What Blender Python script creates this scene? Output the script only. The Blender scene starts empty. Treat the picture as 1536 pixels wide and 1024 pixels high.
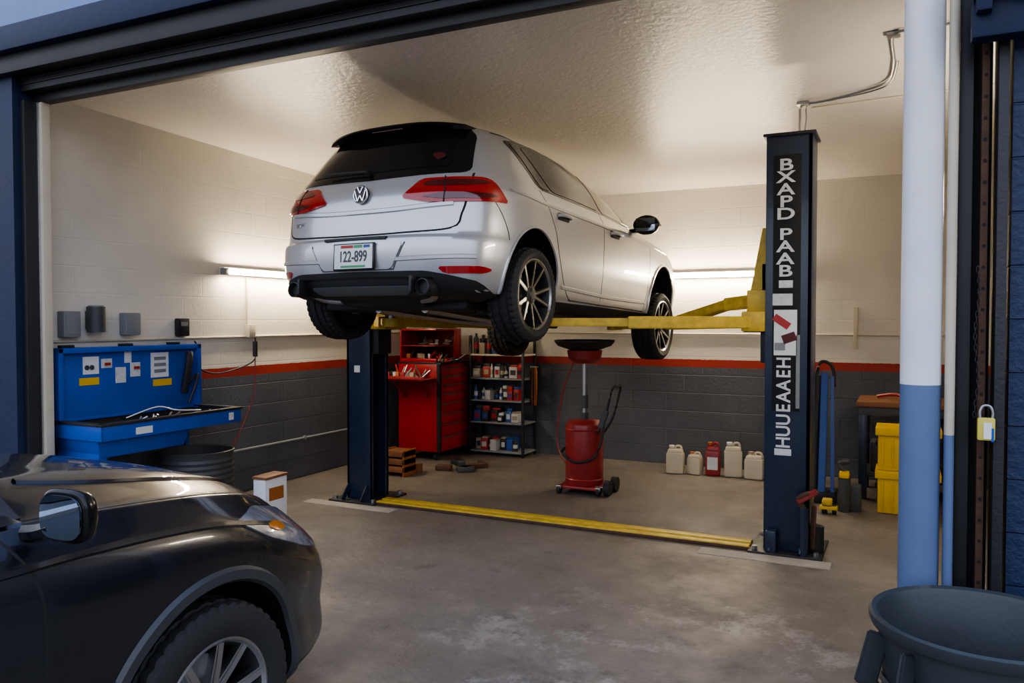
import bpy, bmesh, math, random
import numpy as np
from mathutils import Vector, Matrix, geometry
from mathutils.bvhtree import BVHTree
random.seed(7)
R=math.radians
# ------------------------------------------------------------------ materials
def newmat(name):
    m=bpy.data.materials.new(name); m.use_nodes=True
    nt=m.node_tree; p=nt.nodes['Principled BSDF']; return m,nt,p
def M(name,col,rough=.5,metal=0,coat=0,bump=0,bscale=60,var=.12,vscale=5,emit=0,spec=.5,alpha=1,rvar=.1):
    m,nt,p=newmat(name)
    p.inputs['Metallic'].default_value=metal
    p.inputs['Coat Weight'].default_value=coat
    p.inputs['Coat Roughness'].default_value=.04
    p.inputs['Specular IOR Level'].default_value=spec
    tc=nt.nodes.new('ShaderNodeTexCoord')
    n=nt.nodes.new('ShaderNodeTexNoise'); n.inputs['Scale'].default_value=vscale; n.inputs['Detail'].default_value=5
    nt.links.new(tc.outputs['Object'],n.inputs['Vector'])
    mx=nt.nodes.new('ShaderNodeMix'); mx.data_type='RGBA'
    a=[max(0,c*(1-var)) for c in col]; b=[min(1,c*(1+var)) for c in col]
    mx.inputs[6].default_value=(*a,1); mx.inputs[7].default_value=(*b,1)
    nt.links.new(n.outputs['Fac'],mx.inputs[0]); nt.links.new(mx.outputs[2],p.inputs['Base Color'])
    mr=nt.nodes.new('ShaderNodeMapRange'); mr.inputs[3].default_value=max(0,rough*(1-rvar)); mr.inputs[4].default_value=min(1,rough*(1+rvar))
    nt.links.new(n.outputs['Fac'],mr.inputs[0]); nt.links.new(mr.outputs[0],p.inputs['Roughness'])
    if bump:
        n2=nt.nodes.new('ShaderNodeTexNoise'); n2.inputs['Scale'].default_value=bscale; n2.inputs['Detail'].default_value=3
        nt.links.new(tc.outputs['Object'],n2.inputs['Vector'])
        bp=nt.nodes.new('ShaderNodeBump'); bp.inputs['Strength'].default_value=bump; bp.inputs['Distance'].default_value=.01
        nt.links.new(n2.outputs['Fac'],bp.inputs['Height']); nt.links.new(bp.outputs[0],p.inputs['Normal'])
    if emit:
        p.inputs['Emission Color'].default_value=(*col,1); p.inputs['Emission Strength'].default_value=emit
    return m
def mathn(nt,op,a,b=None):
    n=nt.nodes.new('ShaderNodeMath'); n.operation=op
    for i,v in enumerate((a,b)):
        if v is None: continue
        if isinstance(v,(int,float)): n.inputs[i].default_value=v
        else: nt.links.new(v,n.inputs[i])
    return n.outputs[0]
def mixc(nt,f,a,b):
    n=nt.nodes.new('ShaderNodeMix'); n.data_type='RGBA'
    for i,v in ((0,f),(6,a),(7,b)):
        if isinstance(v,(int,float)): n.inputs[i].default_value=v
        elif isinstance(v,tuple): n.inputs[i].default_value=(*v,1)
        else: nt.links.new(v,n.inputs[i])
    return n.outputs[2]
def wallmat(name,upper,lower,stripe=None,z0=1.085,z1=1.17,brick=.5,rough=.45):
    m,nt,p=newmat(name)
    g=nt.nodes.new('ShaderNodeNewGeometry'); s=nt.nodes.new('ShaderNodeSeparateXYZ'); nt.links.new(g.outputs['Position'],s.inputs[0])
    hv=mathn(nt,'ADD',s.outputs[0],s.outputs[1])
    cb=nt.nodes.new('ShaderNodeCombineXYZ'); nt.links.new(hv,cb.inputs[0]); nt.links.new(s.outputs[2],cb.inputs[1])
    bt=nt.nodes.new('ShaderNodeTexBrick'); bt.inputs['Scale'].default_value=1; bt.inputs['Brick Width'].default_value=.4
    bt.inputs['Row Height'].default_value=.2; bt.inputs['Mortar Size'].default_value=.006; bt.inputs['Mortar Smooth'].default_value=.6
    nt.links.new(cb.outputs[0],bt.inputs['Vector'])
    n=nt.nodes.new('ShaderNodeTexNoise'); n.inputs['Scale'].default_value=1.6; n.inputs['Detail'].default_value=8; nt.links.new(g.outputs['Position'],n.inputs['Vector'])
    n2=nt.nodes.new('ShaderNodeTexNoise'); n2.inputs['Scale'].default_value=35; n2.inputs['Detail'].default_value=4; nt.links.new(g.outputs['Position'],n2.inputs['Vector'])
    up=mixc(nt,n.outputs['Fac'],tuple(c*.82 for c in upper),tuple(min(1,c*1.12) for c in upper))
    lo=mixc(nt,n.outputs['Fac'],tuple(c*.65 for c in lower),tuple(c*1.4 for c in lower))
    zz=mathn(nt,'ADD',s.outputs[2],mathn(nt,'MULTIPLY',mathn(nt,'SUBTRACT',n2.outputs['Fac'],.5),.012))
    c=lo
    if stripe:
        c=mixc(nt,mathn(nt,'GREATER_THAN',zz,z0),lo,stripe); c=mixc(nt,mathn(nt,'GREATER_THAN',zz,z1),c,up)
    else: c=up
    nt.links.new(c,p.inputs['Base Color']); p.inputs['Roughness'].default_value=rough
    h=mathn(nt,'ADD',mathn(nt,'MULTIPLY',bt.outputs['Fac'],-1.0),mathn(nt,'MULTIPLY',n2.outputs['Fac'],.5))
    # block joints filled smoother by the thick cream paint above the stripe
    lowk=mathn(nt,'ADD',mathn(nt,'MULTIPLY',mathn(nt,'LESS_THAN',s.outputs[2],z0),brick*1.6 if stripe else 0),brick)
    bp=nt.nodes.new('ShaderNodeBump'); nt.links.new(lowk,bp.inputs['Strength']); bp.inputs['Distance'].default_value=.012
    nt.links.new(h,bp.inputs['Height']); nt.links.new(bp.outputs[0],p.inputs['Normal'])
    return m
def floormat():
    m,nt,p=newmat('concrete_floor')
    g=nt.nodes.new('ShaderNodeNewGeometry'); P=g.outputs['Position']
    def noise(sc,det=8,r=.55,dist=0):
        n=nt.nodes.new('ShaderNodeTexNoise'); n.inputs['Scale'].default_value=sc; n.inputs['Detail'].default_value=det; n.inputs['Roughness'].default_value=r
        n.inputs['Distortion'].default_value=dist; nt.links.new(P,n.inputs['Vector']); return n.outputs['Fac']
    def ramp(f,a,b):
        mr=nt.nodes.new('ShaderNodeMapRange'); mr.inputs[1].default_value=a; mr.inputs[2].default_value=b; nt.links.new(f,mr.inputs[0]); return mr.outputs[0]
    big=noise(.7,6,.6,.2); mid=noise(2.6,10,.7,.1); fine=noise(22,6,.7)
    c=mixc(nt,ramp(big,.38,.62),(.100,.083,.068),(.175,.153,.13))
    c=mixc(nt,mathn(nt,'MULTIPLY',ramp(mid,.48,.62),.6),c,(.115,.097,.082))
    s=nt.nodes.new('ShaderNodeSeparateXYZ'); nt.links.new(P,s.inputs[0])
    near=ramp(s.outputs[1],5.8,3.6); rt=ramp(s.outputs[0],-2.8,-1.2)
    pf=mathn(nt,'ADD',mathn(nt,'MULTIPLY',near,mathn(nt,'ADD',mathn(nt,'MULTIPLY',rt,.30),.15)),.05)
    patch=mathn(nt,'MULTIPLY',mathn(nt,'MULTIPLY',ramp(noise(2.3,15,.86,.1),.51,.57),ramp(noise(.9,3,.5),.42,.56)),pf)
    c=mixc(nt,patch,c,(.42,.405,.375))
    c=mixc(nt,mathn(nt,'MULTIPLY',ramp(noise(4.5,9,.75),.57,.65),.6),c,(.045,.038,.032))
    c=mixc(nt,mathn(nt,'MULTIPLY',ramp(noise(1.1,9,.7,.3),.56,.66),.6),c,(.05,.042,.035))
    c=mixc(nt,mathn(nt,'MULTIPLY',fine,.32),c,(.21,.19,.165))
    nt.links.new(c,p.inputs['Base Color'])
    rr=nt.nodes.new('ShaderNodeMapRange'); rr.inputs[1].default_value=.3; rr.inputs[2].default_value=.7; rr.inputs[3].default_value=.34; rr.inputs[4].default_value=.8; nt.links.new(mid,rr.inputs[0]); nt.links.new(rr.outputs[0],p.inputs['Roughness'])
    bp=nt.nodes.new('ShaderNodeBump'); bp.inputs['Strength'].default_value=.6; bp.inputs['Distance'].default_value=.008
    nt.links.new(mathn(nt,'ADD',mid,mathn(nt,'MULTIPLY',fine,.6)),bp.inputs['Height']); nt.links.new(bp.outputs[0],p.inputs['Normal'])
    return m
def ceilmat():
    m,nt,p=newmat('ceiling_gloss_paint')
    g=nt.nodes.new('ShaderNodeNewGeometry'); P=g.outputs['Position']
    n=nt.nodes.new('ShaderNodeTexNoise'); n.inputs['Scale'].default_value=.9; n.inputs['Detail'].default_value=8; nt.links.new(P,n.inputs['Vector'])
    n2=nt.nodes.new('ShaderNodeTexNoise'); n2.inputs['Scale'].default_value=24; n2.inputs['Detail'].default_value=6; n2.inputs['Roughness'].default_value=.6; nt.links.new(P,n2.inputs['Vector'])
    nt.links.new(mixc(nt,n.outputs['Fac'],(.58,.53,.46),(.70,.66,.59)),p.inputs['Base Color'])
    p.inputs['Roughness'].default_value=.25; p.inputs['Specular IOR Level'].default_value=.7
    bp=nt.nodes.new('ShaderNodeBump'); bp.inputs['Strength'].default_value=.55; bp.inputs['Distance'].default_value=.008
    nt.links.new(n2.outputs['Fac'],bp.inputs['Height']); nt.links.new(bp.outputs[0],p.inputs['Normal'])
    return m

silver=M('silver_paint',(.54,.55,.57),.32,.5,1,var=.02)
blackpaint=M('black_paint',(.008,.009,.012),.28,0,1,var=.05,spec=.6)
glass=M('tinted_glass',(.012,.012,.014),.06,0,0,spec=.3,var=.05)
glassf=M('clear_tint_glass',(.10,.093,.08),.06,0,0,spec=.35,var=.1)
plastic=M('black_plastic',(.020,.020,.022),.5,var=.1)
gplastic=M('grey_plastic',(.10,.105,.11),.5,var=.1)
clad=M('wheel_arch_cladding',(.045,.048,.052),.4,var=.1)
gloss=M('gloss_black',(.010,.010,.011),.2,0,.15,spec=.35)
seam=M('seam_dark',(.012,.012,.013),.8)
redlens=M('red_lens',(.36,.008,.008),.12,0,1,var=.2,vscale=20)
darklens=M('dark_red_lens',(.09,.004,.006),.12,0,1)
chrome=M('chrome',(.75,.76,.78),.12,1,var=.03)
steel=M('steel',(.45,.45,.46),.35,1,var=.15,vscale=15)
darksteel=M('dark_steel',(.05,.05,.055),.5,.6,bump=.2)
alloy=M('alloy_dark',(.10,.103,.108),.3,.8)
alloyl=M('alloy_machined',(.50,.50,.50),.28,1)
alloys=M('alloy_silver',(.62,.63,.64),.3,1)
rubber=M('tyre_rubber',(.022,.022,.023),.75,bump=.2,bscale=120)
whiteplate=M('plate_white',(.72,.74,.72),.4)
green=M('green_print',(.05,.28,.12),.4)
white=M('white_paint',(.74,.75,.77),.4)
sticker=M('sticker_white',(.62,.63,.64),.5,var=.3,vscale=40)
cream=M('cream_plastic',(.55,.49,.38),.5,var=.15)
navy=M('navy_paint',(.014,.024,.062),.5,bump=.15,bscale=30,var=.25,spec=.3)
navyl=M('lift_navy',(.018,.030,.058),.32,0,.2,bump=.08,var=.3)
lblue=M('light_blue_paint',(.115,.165,.29),.5,bump=.1,var=.12)
lblue2=M('facade_blue_paint',(.20,.28,.50),.6,var=.2,vscale=2)
blue=M('washer_blue',(.012,.085,.42),.38,var=.2,bump=.05)
dblue=M('dark_blue',(.02,.07,.28),.4)
red=M('tool_red',(.33,.012,.014),.3,0,.3,var=.25)
dred=M('drain_red',(.27,.025,.025),.4,0,.2,var=.35,vscale=9)
yellow=M('lift_yellow',(.56,.38,.04),.45,var=.5,vscale=18,bump=.1)
yell2=M('crate_yellow',(.72,.45,.01),.45)
brass=M('brass_padlock',(.62,.52,.10),.4,var=.2)
brown=M('brown_wood',(.20,.085,.035),.55,var=.4,vscale=12)
rust=M('rust',(.10,.055,.035),.8,.3,var=.5,vscale=20,bump=.3)
gbox=M('grey_box',(.22,.23,.24),.5)
dgbox=M('dark_grey_box',(.06,.062,.065),.5)
binm=M('bin_plastic',(.04,.048,.053),.45,bump=.1,var=.2)
pconc=M('pale_concrete',(.32,.29,.255),.8,bump=.3,var=.3)
tubem=M('fluorescent_tube',(1,.84,.62),.5,emit=165)
tubefill=M('added_fill_tube',(1,.90,.76),.5,emit=120)  # emitter for the added fill fixture on the unseen right wall
amber=M('amber',(.5,.16,.02),.2,0,1)
lamp=M('headlamp_glass',(.30,.31,.33),.10,.4,1,var=.6,vscale=18)
mirrorg=M('mirror_glass',(.28,.32,.36),.03,1)
sup=[M('sup_red',(.38,.03,.025),.4),M('sup_blue',(.03,.08,.28),.4),M('sup_white',(.52,.52,.50),.5),M('sup_black',(.03,.03,.03),.5),M('sup_yellow',(.45,.32,.04),.4),M('sup_orange',(.36,.12,.03),.5),M('sup_cyan',(.08,.2,.28),.4),M('sup_cream',(.36,.29,.2),.6),M('sup_green',(.05,.18,.08),.5)]
supd=[sup[0],sup[1],sup[2],sup[3],sup[3],sup[0],sup[7],sup[2],sup[3],sup[1],sup[7],sup[3]]

# ------------------------------------------------------------------ builder
class B:
    def __init__(s,name): s.name=name; s.bm=bmesh.new(); s.mats=[]
    def mi(s,m):
        if m not in s.mats: s.mats.append(m)
        return s.mats.index(m)
    def add(s,bm,mat,Mx=None):
        i=s.mi(mat)
        for f in bm.faces: f.material_index=i; f.smooth=True
        if Mx is not None:
            bmesh.ops.transform(bm,matrix=Mx,verts=bm.verts)
            if Mx.determinant()<0: bmesh.ops.reverse_faces(bm,faces=bm.faces)
        me=bpy.data.meshes.new('t'); bm.to_mesh(me); s.bm.from_mesh(me); bpy.data.meshes.remove(me); bm.free()
    def box(s,c,d,mat,bev=.004,rz=0,rx=0,ry=0,taper=None):
        bm=bmesh.new(); bmesh.ops.create_cube(bm,size=1)
        if taper:
            for v in bm.verts:
                if v.co.z<0: v.co.x*=taper; v.co.y*=taper
        bmesh.ops.scale(bm,vec=Vector(d),verts=bm.verts)
        if bev:
            bmesh.ops.bevel(bm,geom=list(bm.edges),offset=min(bev,min(d)*.35),segments=2,affect='EDGES',profile=.6)
        Mx=Matrix.Translation(Vector(c))@Matrix.Rotation(rz,4,'Z')@Matrix.Rotation(ry,4,'Y')@Matrix.Rotation(rx,4,'X')
        s.add(bm,mat,Mx)
    def bx(s,a,b,mat,bev=.004):
        c=[(a[i]+b[i])/2 for i in range(3)]; d=[abs(b[i]-a[i]) for i in range(3)]; s.box(c,d,mat,bev)
    def beam(s,p1,p2,w,h,mat,bev=.006,k=1.0):
        p1=Vector(p1);p2=Vector(p2);L=(p2-p1).length
        bm=bmesh.new(); bmesh.ops.create_cube(bm,size=1)
        for v in bm.verts:
            if v.co.y>0: v.co.x*=k; v.co.z*=k
        bmesh.ops.scale(bm,vec=Vector((w,L,h)),verts=bm.verts)
        if bev: bmesh.ops.bevel(bm,geom=list(bm.edges),offset=bev,segments=2,affect='EDGES')
        q=(p2-p1).to_track_quat('Y','Z')
        s.add(bm,mat,Matrix.Translation((p1+p2)/2)@q.to_matrix().to_4x4())
    def cyl(s,p1,p2,r,mat,r2=None,seg=24,cap=True):
        p1=Vector(p1);p2=Vector(p2);L=(p2-p1).length
        bm=bmesh.new(); bmesh.ops.create_cone(bm,cap_ends=cap,segments=seg,radius1=r,radius2=r if r2 is None else r2,depth=L)
        q=(p2-p1).to_track_quat('Z','Y')
        s.add(bm,mat,Matrix.Translation((p1+p2)/2)@q.to_matrix().to_4x4())
    def rev(s,prof,mat,Mx=None,seg=32,mod=None):
        bm=bmesh.new(); rings=[]
        for k in range(seg):
            a=2*math.pi*k/seg; rings.append([bm.verts.new(((r-(mod(i,k) if mod else 0))*math.cos(a),(r-(mod(i,k) if mod else 0))*math.sin(a),z)) for i,(r,z) in enumerate(prof)])
        for k in range(seg):
            A=rings[k];Bq=rings[(k+1)%seg]
            for i in range(len(prof)-1):
                bm.faces.new((A[i],Bq[i],Bq[i+1],A[i+1]))
        bmesh.ops.remove_doubles(bm,verts=bm.verts,dist=1e-5)
        bmesh.ops.recalc_face_normals(bm,faces=bm.faces)
        s.add(bm,mat,Mx)
    def tube(s,pts,r,mat,sub=6,seg=8,smooth=True,closed=False):
        P=[Vector(p) for p in pts]
        if smooth and len(P)>2:
            Q=[]
            n=len(P)
            for i in range(n if closed else n-1):
                if closed: a,b,c,d=P[i-1],P[i],P[(i+1)%n],P[(i+2)%n]
                else: a,b,c,d=P[max(i-1,0)],P[i],P[i+1],P[min(i+2,n-1)]
                for k in range(sub):
                    t=k/sub; Q.append(.5*((2*b)+(c-a)*t+(2*a-5*b+4*c-d)*t*t+(-a+3*b-3*c+d)*t**3))
            if not closed: Q.append(P[-1])
            P=Q
        bm=bmesh.new(); rings=[]; up=Vector((.13,.21,.97)).normalized(); n=len(P)
        for i,p in enumerate(P):
            if closed: t=P[(i+1)%n]-P[i-1]
            else: t=P[min(i+1,n-1)]-P[max(i-1,0)]
            t.normalize(); x=t.cross(up)
            if x.length<.2: x=t.cross(Vector((1,0,0)))
            x.normalize(); y=x.cross(t)
            rings.append([bm.verts.new(p+r*(math.cos(2*math.pi*k/seg)*x+math.sin(2*math.pi*k/seg)*y)) for k in range(seg)])
        for i in range(n if closed else n-1):
            for k in range(seg):
                bm.faces.new((rings[i][k],rings[i][(k+1)%seg],rings[(i+1)%n][(k+1)%seg],rings[(i+1)%n][k]))
        if not closed:
            bm.faces.new(rings[0][::-1]); bm.faces.new(rings[-1])
        bmesh.ops.recalc_face_normals(bm,faces=bm.faces)
        s.add(bm,mat)
    def text(s,txt,size,Mx,mat,ext=.001,bold=.015):
        cu=bpy.data.curves.new('t','FONT'); cu.body=txt; cu.size=size; cu.extrude=ext; cu.align_x='CENTER'; cu.align_y='CENTER'; cu.offset=size*bold
        ob=bpy.data.objects.new('t',cu); bpy.context.scene.collection.objects.link(ob)
        dg=bpy.context.evaluated_depsgraph_get(); me=bpy.data.meshes.new_from_object(ob.evaluated_get(dg))
        bm=bmesh.new(); bm.from_mesh(me); s.add(bm,mat,Mx)
        bpy.data.objects.remove(ob); bpy.data.curves.remove(cu); bpy.data.meshes.remove(me)
    def mesh(s,verts,faces,mat,Mx=None):
        bm=bmesh.new(); vs=[bm.verts.new(v) for v in verts]
        for f in faces:
            try: bm.faces.new([vs[i] for i in f])
            except ValueError: pass
        s.add(bm,mat,Mx)
    def done(s,parent=None,ang=35,Mx=None,origin=None):
        me=bpy.data.meshes.new(s.name); s.bm.to_mesh(me); s.bm.free()
        for m in s.mats: me.materials.append(m)
        me.set_sharp_from_angle(angle=R(ang))
        ob=bpy.data.objects.new(s.name,me); bpy.context.scene.collection.objects.link(ob)
        if origin is not None:
            me.transform(Matrix.Translation(-Vector(origin))); ob.location=origin
        if Mx is not None: ob.matrix_world=Mx
        if parent: ob.parent=parent
        return ob
def simple(name,a,b,mat,bev=0):
    q=B(name); q.bx(a,b,mat,bev); return q.done(origin=[(a[i]+b[i])/2 for i in range(3)])
FACE_S=Matrix.Rotation(R(90),4,'X')

# ------------------------------------------------------------------ surfaces
def herm(ctrl,t,tn,mode):
    h=np.diff(t); d=(ctrl[1:]-ctrl[:-1])/h[:,None]; K=len(ctrl); m=np.zeros_like(ctrl)
    m[0]=d[0]; m[-1]=d[-1]
    for i in range(1,K-1):
        if mode=='cr': m[i]=(h[i]*d[i-1]+h[i-1]*d[i])/(h[i-1]+h[i])
        else:
            w1=2*h[i]+h[i-1]; w2=h[i]+2*h[i-1]; ok=d[i-1]*d[i]>0
            den=np.where(ok,w1/np.where(ok,d[i-1],1)+w2/np.where(ok,d[i],1),1); m[i]=np.where(ok,(w1+w2)/den,0)
    out=[]
    for x in tn:
        i=min(max(np.searchsorted(t,x,side='right')-1,0),K-2); u=(x-t[i])/h[i]
        out.append((2*u**3-3*u*u+1)*ctrl[i]+(u**3-2*u*u+u)*h[i]*m[i]+(-2*u**3+3*u*u)*ctrl[i+1]+(u**3-u*u)*h[i]*m[i+1])
    return np.array(out)
def dense(t,step):
    r=[]
    for i in range(len(t)-1):
        n=max(1,int(math.ceil((t[i+1]-t[i])/step)))
        r+=list(np.linspace(t[i],t[i+1],n,endpoint=False))
    return np.array(r+[t[-1]])
def surf_rows(ctrl,step,mode='pchip'):
    Rn,C,_=ctrl.shape; dist=np.linalg.norm(np.diff(ctrl,axis=0),axis=2).mean(axis=1); t=np.concatenate([[0],np.cumsum(dist)])
    tn=dense(t,step); return herm(ctrl.reshape(Rn,-1),t,tn,mode).reshape(len(tn),C,3)
def surf_cols(ctrl,step,periodic):
    c=ctrl.transpose(1,0,2)
    if periodic: c=np.concatenate([c[-2:],c,c[:3]])
    K=len(c); dist=np.linalg.norm(np.diff(c,axis=0),axis=2).mean(axis=1); t=np.concatenate([[0],np.cumsum(dist)])
    if periodic: tn=dense(t[2:-2],step)[:-1]
    else: tn=dense(t,step)
    o=herm(c.reshape(K,-1),t,tn,'cr').reshape(len(tn),-1,3); return o.transpose(1,0,2)
def grid_mesh(G,periodic=True,caps=True):
    Rn,C,_=G.shape; V=[tuple(p) for p in G.reshape(-1,3)]; F=[]
    for r in range(Rn-1):
        for c in range(C if periodic else C-1):
            F.append((r*C+c,r*C+(c+1)%C,(r+1)*C+(c+1)%C,(r+1)*C+c))
    if caps:
        for r,fl in ((0,True),(Rn-1,False)):
            ctr=G[r].mean(axis=0); V.append(tuple(ctr)); k=len(V)-1
            for c in range(C):
                a,b=r*C+c,r*C+(c+1)%C
                F.append((k,b,a) if fl else (k,a,b))
    return V,F
def outward(V,F):
    bm=bmesh.new(); vs=[bm.verts.new(v) for v in V]
    for f in F:
        try: bm.faces.new([vs[i] for i in f])
        except ValueError: pass
    bmesh.ops.remove_doubles(bm,verts=bm.verts,dist=1e-5)
    bmesh.ops.recalc_face_normals(bm,faces=bm.faces)
    return bm
class Proj:
    def __init__(s,bm): s.bvh=BVHTree.FromBMesh(bm)
    def hit(s,u,v,D,U,V,off):
        o=U*u+V*v-D*6
        h=s.bvh.ray_cast(o,D)
        if h[0] is None:
            n=s.bvh.find_nearest(U*u+V*v-D*1.0); return n[0]+n[1]*off, n[0]
        n=h[1]
        if n.dot(D)>0: n=-n
        return h[0]+n*off,h[0]-n*.004
    def patch(s,b,poly,D,U,V,off,mat,res=.03,rnd=1):
        P=[Vector(p) for p in poly]
        for _ in range(rnd):
            Q=[]
            for i in range(len(P)):
                a,c=P[i],P[(i+1)%len(P)]; L=(c-a).length; k=min(.25,.02/L if L>.08 else .25)
                Q+= [a.lerp(c,k),a.lerp(c,1-k)]
            P=Q
        Q=[]
        for i in range(len(P)):
            a,c=P[i],P[(i+1)%len(P)]; n=max(1,int((c-a).length/res))
            Q+=[a.lerp(c,k/n) for k in range(n)]
        nb=len(Q)
        xs=[p.x for p in Q]; ys=[p.y for p in Q]; pts=list(Q)
        y=min(ys)+res/2
        while y<max(ys):
            x=min(xs)+res/2
            while x<max(xs):
                p=Vector((x,y)); ins=False; dm=1e9
                for i in range(nb):
                    a,c=Q[i],Q[(i+1)%nb]
                    if (a.y>y)!=(c.y>y) and x<(c.x-a.x)*(y-a.y)/(c.y-a.y)+a.x: ins=not ins
                    dm=min(dm,(a-p).length)
                if ins and dm>res*.4: pts.append(p)
                x+=res
            y+=res
        vo,eo,fo,_,_,_=geometry.delaunay_2d_cdt(pts,[],[list(range(nb))],1,1e-6)
        bm=bmesh.new(); vv=[];base=[]
        for p in vo:
            t,l=s.hit(p.x,p.y,D,U,V,off); vv.append(bm.verts.new(t)); base.append(l)
        for f in fo:
            try: bm.faces.new([vv[i] for i in f])
            except ValueError: pass
        bm.normal_update()
        fl=[f for f in bm.faces if f.normal.dot(D)>0]; bmesh.ops.reverse_faces(bm,faces=fl)
        bm.verts.index_update(); be=[e for e in bm.edges if e.is_boundary]; low={}
        for e in be:
            for v in e.verts:
                if v.index not in low: low[v.index]=bm.verts.new(base[v.index])
        for e in be:
            a,c=e.verts; bm.faces.new((a,c,low[c.index],low[a.index]))
        b.add(bm,mat)
    def ribbon(s,b,pts,w,D,U,V,off,mat,closed=False,smooth=True):
        P=[Vector(p) for p in pts]; n=len(P); Q=[]
        for i in range(n if closed else n-1):
            if closed: a,bb,c,d=P[i-1],P[i],P[(i+1)%n],P[(i+2)%n]
            else: a,bb,c,d=P[max(i-1,0)],P[i],P[i+1],P[min(i+2,n-1)]
            k=max(2,int((c-bb).length/.025))
            for j in range(k):
                t=j/k
                Q.append(.5*((2*bb)+(c-a)*t+(2*a-5*bb+4*c-d)*t*t+(-a+3*bb-3*c+d)*t**3) if smooth else bb.lerp(c,t))
        if not closed: Q.append(P[-1])
        m=len(Q); verts=[];faces=[]
        for i,p in enumerate(Q):
            t=(Q[(i+1)%m]-Q[i-1]) if closed else Q[min(i+1,m-1)]-Q[max(i-1,0)]
            t.normalize(); nn=Vector((-t.y,t.x))*w/2
            for k,sg in enumerate((1,.6,-.6,-1)):
                q=p+nn*sg; T,L=s.hit(q.x,q.y,D,U,V,off if k in(1,2) else 0.0); verts.append(T)
        for i in range(m if closed else m-1):
            j=(i+1)%m
            for k in range(3): faces.append((4*i+k,4*i+k+1,4*j+k+1,4*j+k))
        bm=bmesh.new(); vs=[bm.verts.new(v) for v in verts]
        for f in faces: bm.faces.new([vs[i] for i in f])
        bm.normal_update(); fl=[f for f in bm.faces if f.normal.dot(D)>0]; bmesh.ops.reverse_faces(bm,faces=fl)
        b.add(bm,mat)
def fr(D,U,V=(0,0,1)): return Vector(D).normalized(),Vector(U).normalized(),Vector(V).normalized()

def wheel(b,c,s,Rt,rim,w,spokes=5,rotx=0,steer=0,light=alloyl,base=None,sw=1.0):
    base=base or alloy
    Mx=Matrix.Translation(Vector(c))@Matrix.Rotation(steer,4,'Z')@Matrix.Rotation(R(90)*s,4,'Y')@Matrix.Rotation(rotx,4,'Z')
    h=w/2
    prof=[(rim-.01,-h*.8),(rim+.01,-h*.95),(rim+(Rt-rim)*.5,-h*1.02),(Rt-.022,-h*.95),(Rt-.006,-h*.82),(Rt-.003,-h*.60),(Rt-.012,-h*.57),(Rt-.012,-h*.50),(Rt,-h*.47),(Rt,-h*.10),(Rt-.012,-h*.07),(Rt-.012,h*.07),(Rt,h*.10),(Rt,h*.47),(Rt-.012,h*.50),(Rt-.012,h*.57),(Rt-.003,h*.60),(Rt-.006,h*.82),(Rt-.022,h*.95),(rim+(Rt-rim)*.5,h*1.02),(rim+.012,h*.95),(rim-.01,h*.8)]
    sh={3,4,5,16,17,18}
    def md(i,k):
        if i in sh and k%3==0: return .008
        if i in (8,9,12,13) and (k+i)%4==0: return .007
        return 0
    b.rev(prof,rubber,Mx,seg=132,mod=md)
    o=h*.86
    b.rev([(rim+.006,o),(rim+.008,o+.006),(rim-.002,o+.008),(rim-.012,o-.004)],light,Mx,seg=64)
    b.rev([(rim-.012,o-.004),(rim-.022,o-.02),(rim-.03,-h*.8),(0.02,-h*.8)],plastic,Mx,seg=48)
    b.rev([(0,-.01),(.15,-.01),(.15,-.03),(0,-.03)],steel,Mx,seg=40)
    b.rev([(0,o-.012),(.03,o-.012),(.034,o-.02),(.062,o-.026),(.068,o-.06),(0,o-.06)],base,Mx,seg=32)
    for k in range(spokes):
        for q in (-1,1):
            a0=2*math.pi*k/spokes+q*.16; a1=2*math.pi*k/spokes+q*.28
            r0,r1=.045,rim-.004
            p0=Vector((r0*math.cos(a0),r0*math.sin(a0),0)); p1=Vector((r1*math.cos(a1),r1*math.sin(a1),0))
            d=(p1-p0).normalized(); n=Vector((-d.y,d.x,0)); w0,w1=.015*sw,.012*sw
            V=[]
            for p,ww,z in ((p0,w0,o-.030),(p0.lerp(p1,.5),(w0+w1)/2,o-.014),(p1,w1,o-.002)):
                V+=[p+n*ww+Vector((0,0,z-.03)),p+n*ww+Vector((0,0,z)),p-n*ww+Vector((0,0,z)),p-n*ww+Vector((0,0,z-.03))]
            F=[];T=[]
            for i in (0,1):
                for j in range(4):
                    f=(4*i+j,4*i+(j+1)%4,4*i+4+(j+1)%4,4*i+4+j)
                    (T if j==1 else F).append(f)
            bm=outward(V,F+T+[(0,1,2,3),(8,9,10,11)]); b.add(bm,base,Mx)
            V2=[p+Vector((0,0,.0015)) for p in (V[1].lerp(V[2],.3),V[1].lerp(V[2],.7),V[5].lerp(V[6],.3),V[5].lerp(V[6],.7),V[9].lerp(V[10],.2),V[9].lerp(V[10],.8))]
            bm=bmesh.new(); vs=[bm.verts.new(v) for v in V2]; bm.faces.new((vs[1],vs[0],vs[2],vs[3])); bm.faces.new((vs[3],vs[2],vs[4],vs[5])); bmesh.ops.recalc_face_normals(bm,faces=bm.faces); b.add(bm,light,Mx)
    for k in range(5):
        a=2*math.pi*(k+.5)/5; b.cyl(Mx@Vector((.04*math.cos(a),.04*math.sin(a),o-.03)),Mx@Vector((.04*math.cos(a),.04*math.sin(a),o-.018)),.007,darksteel,seg=8)

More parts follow.
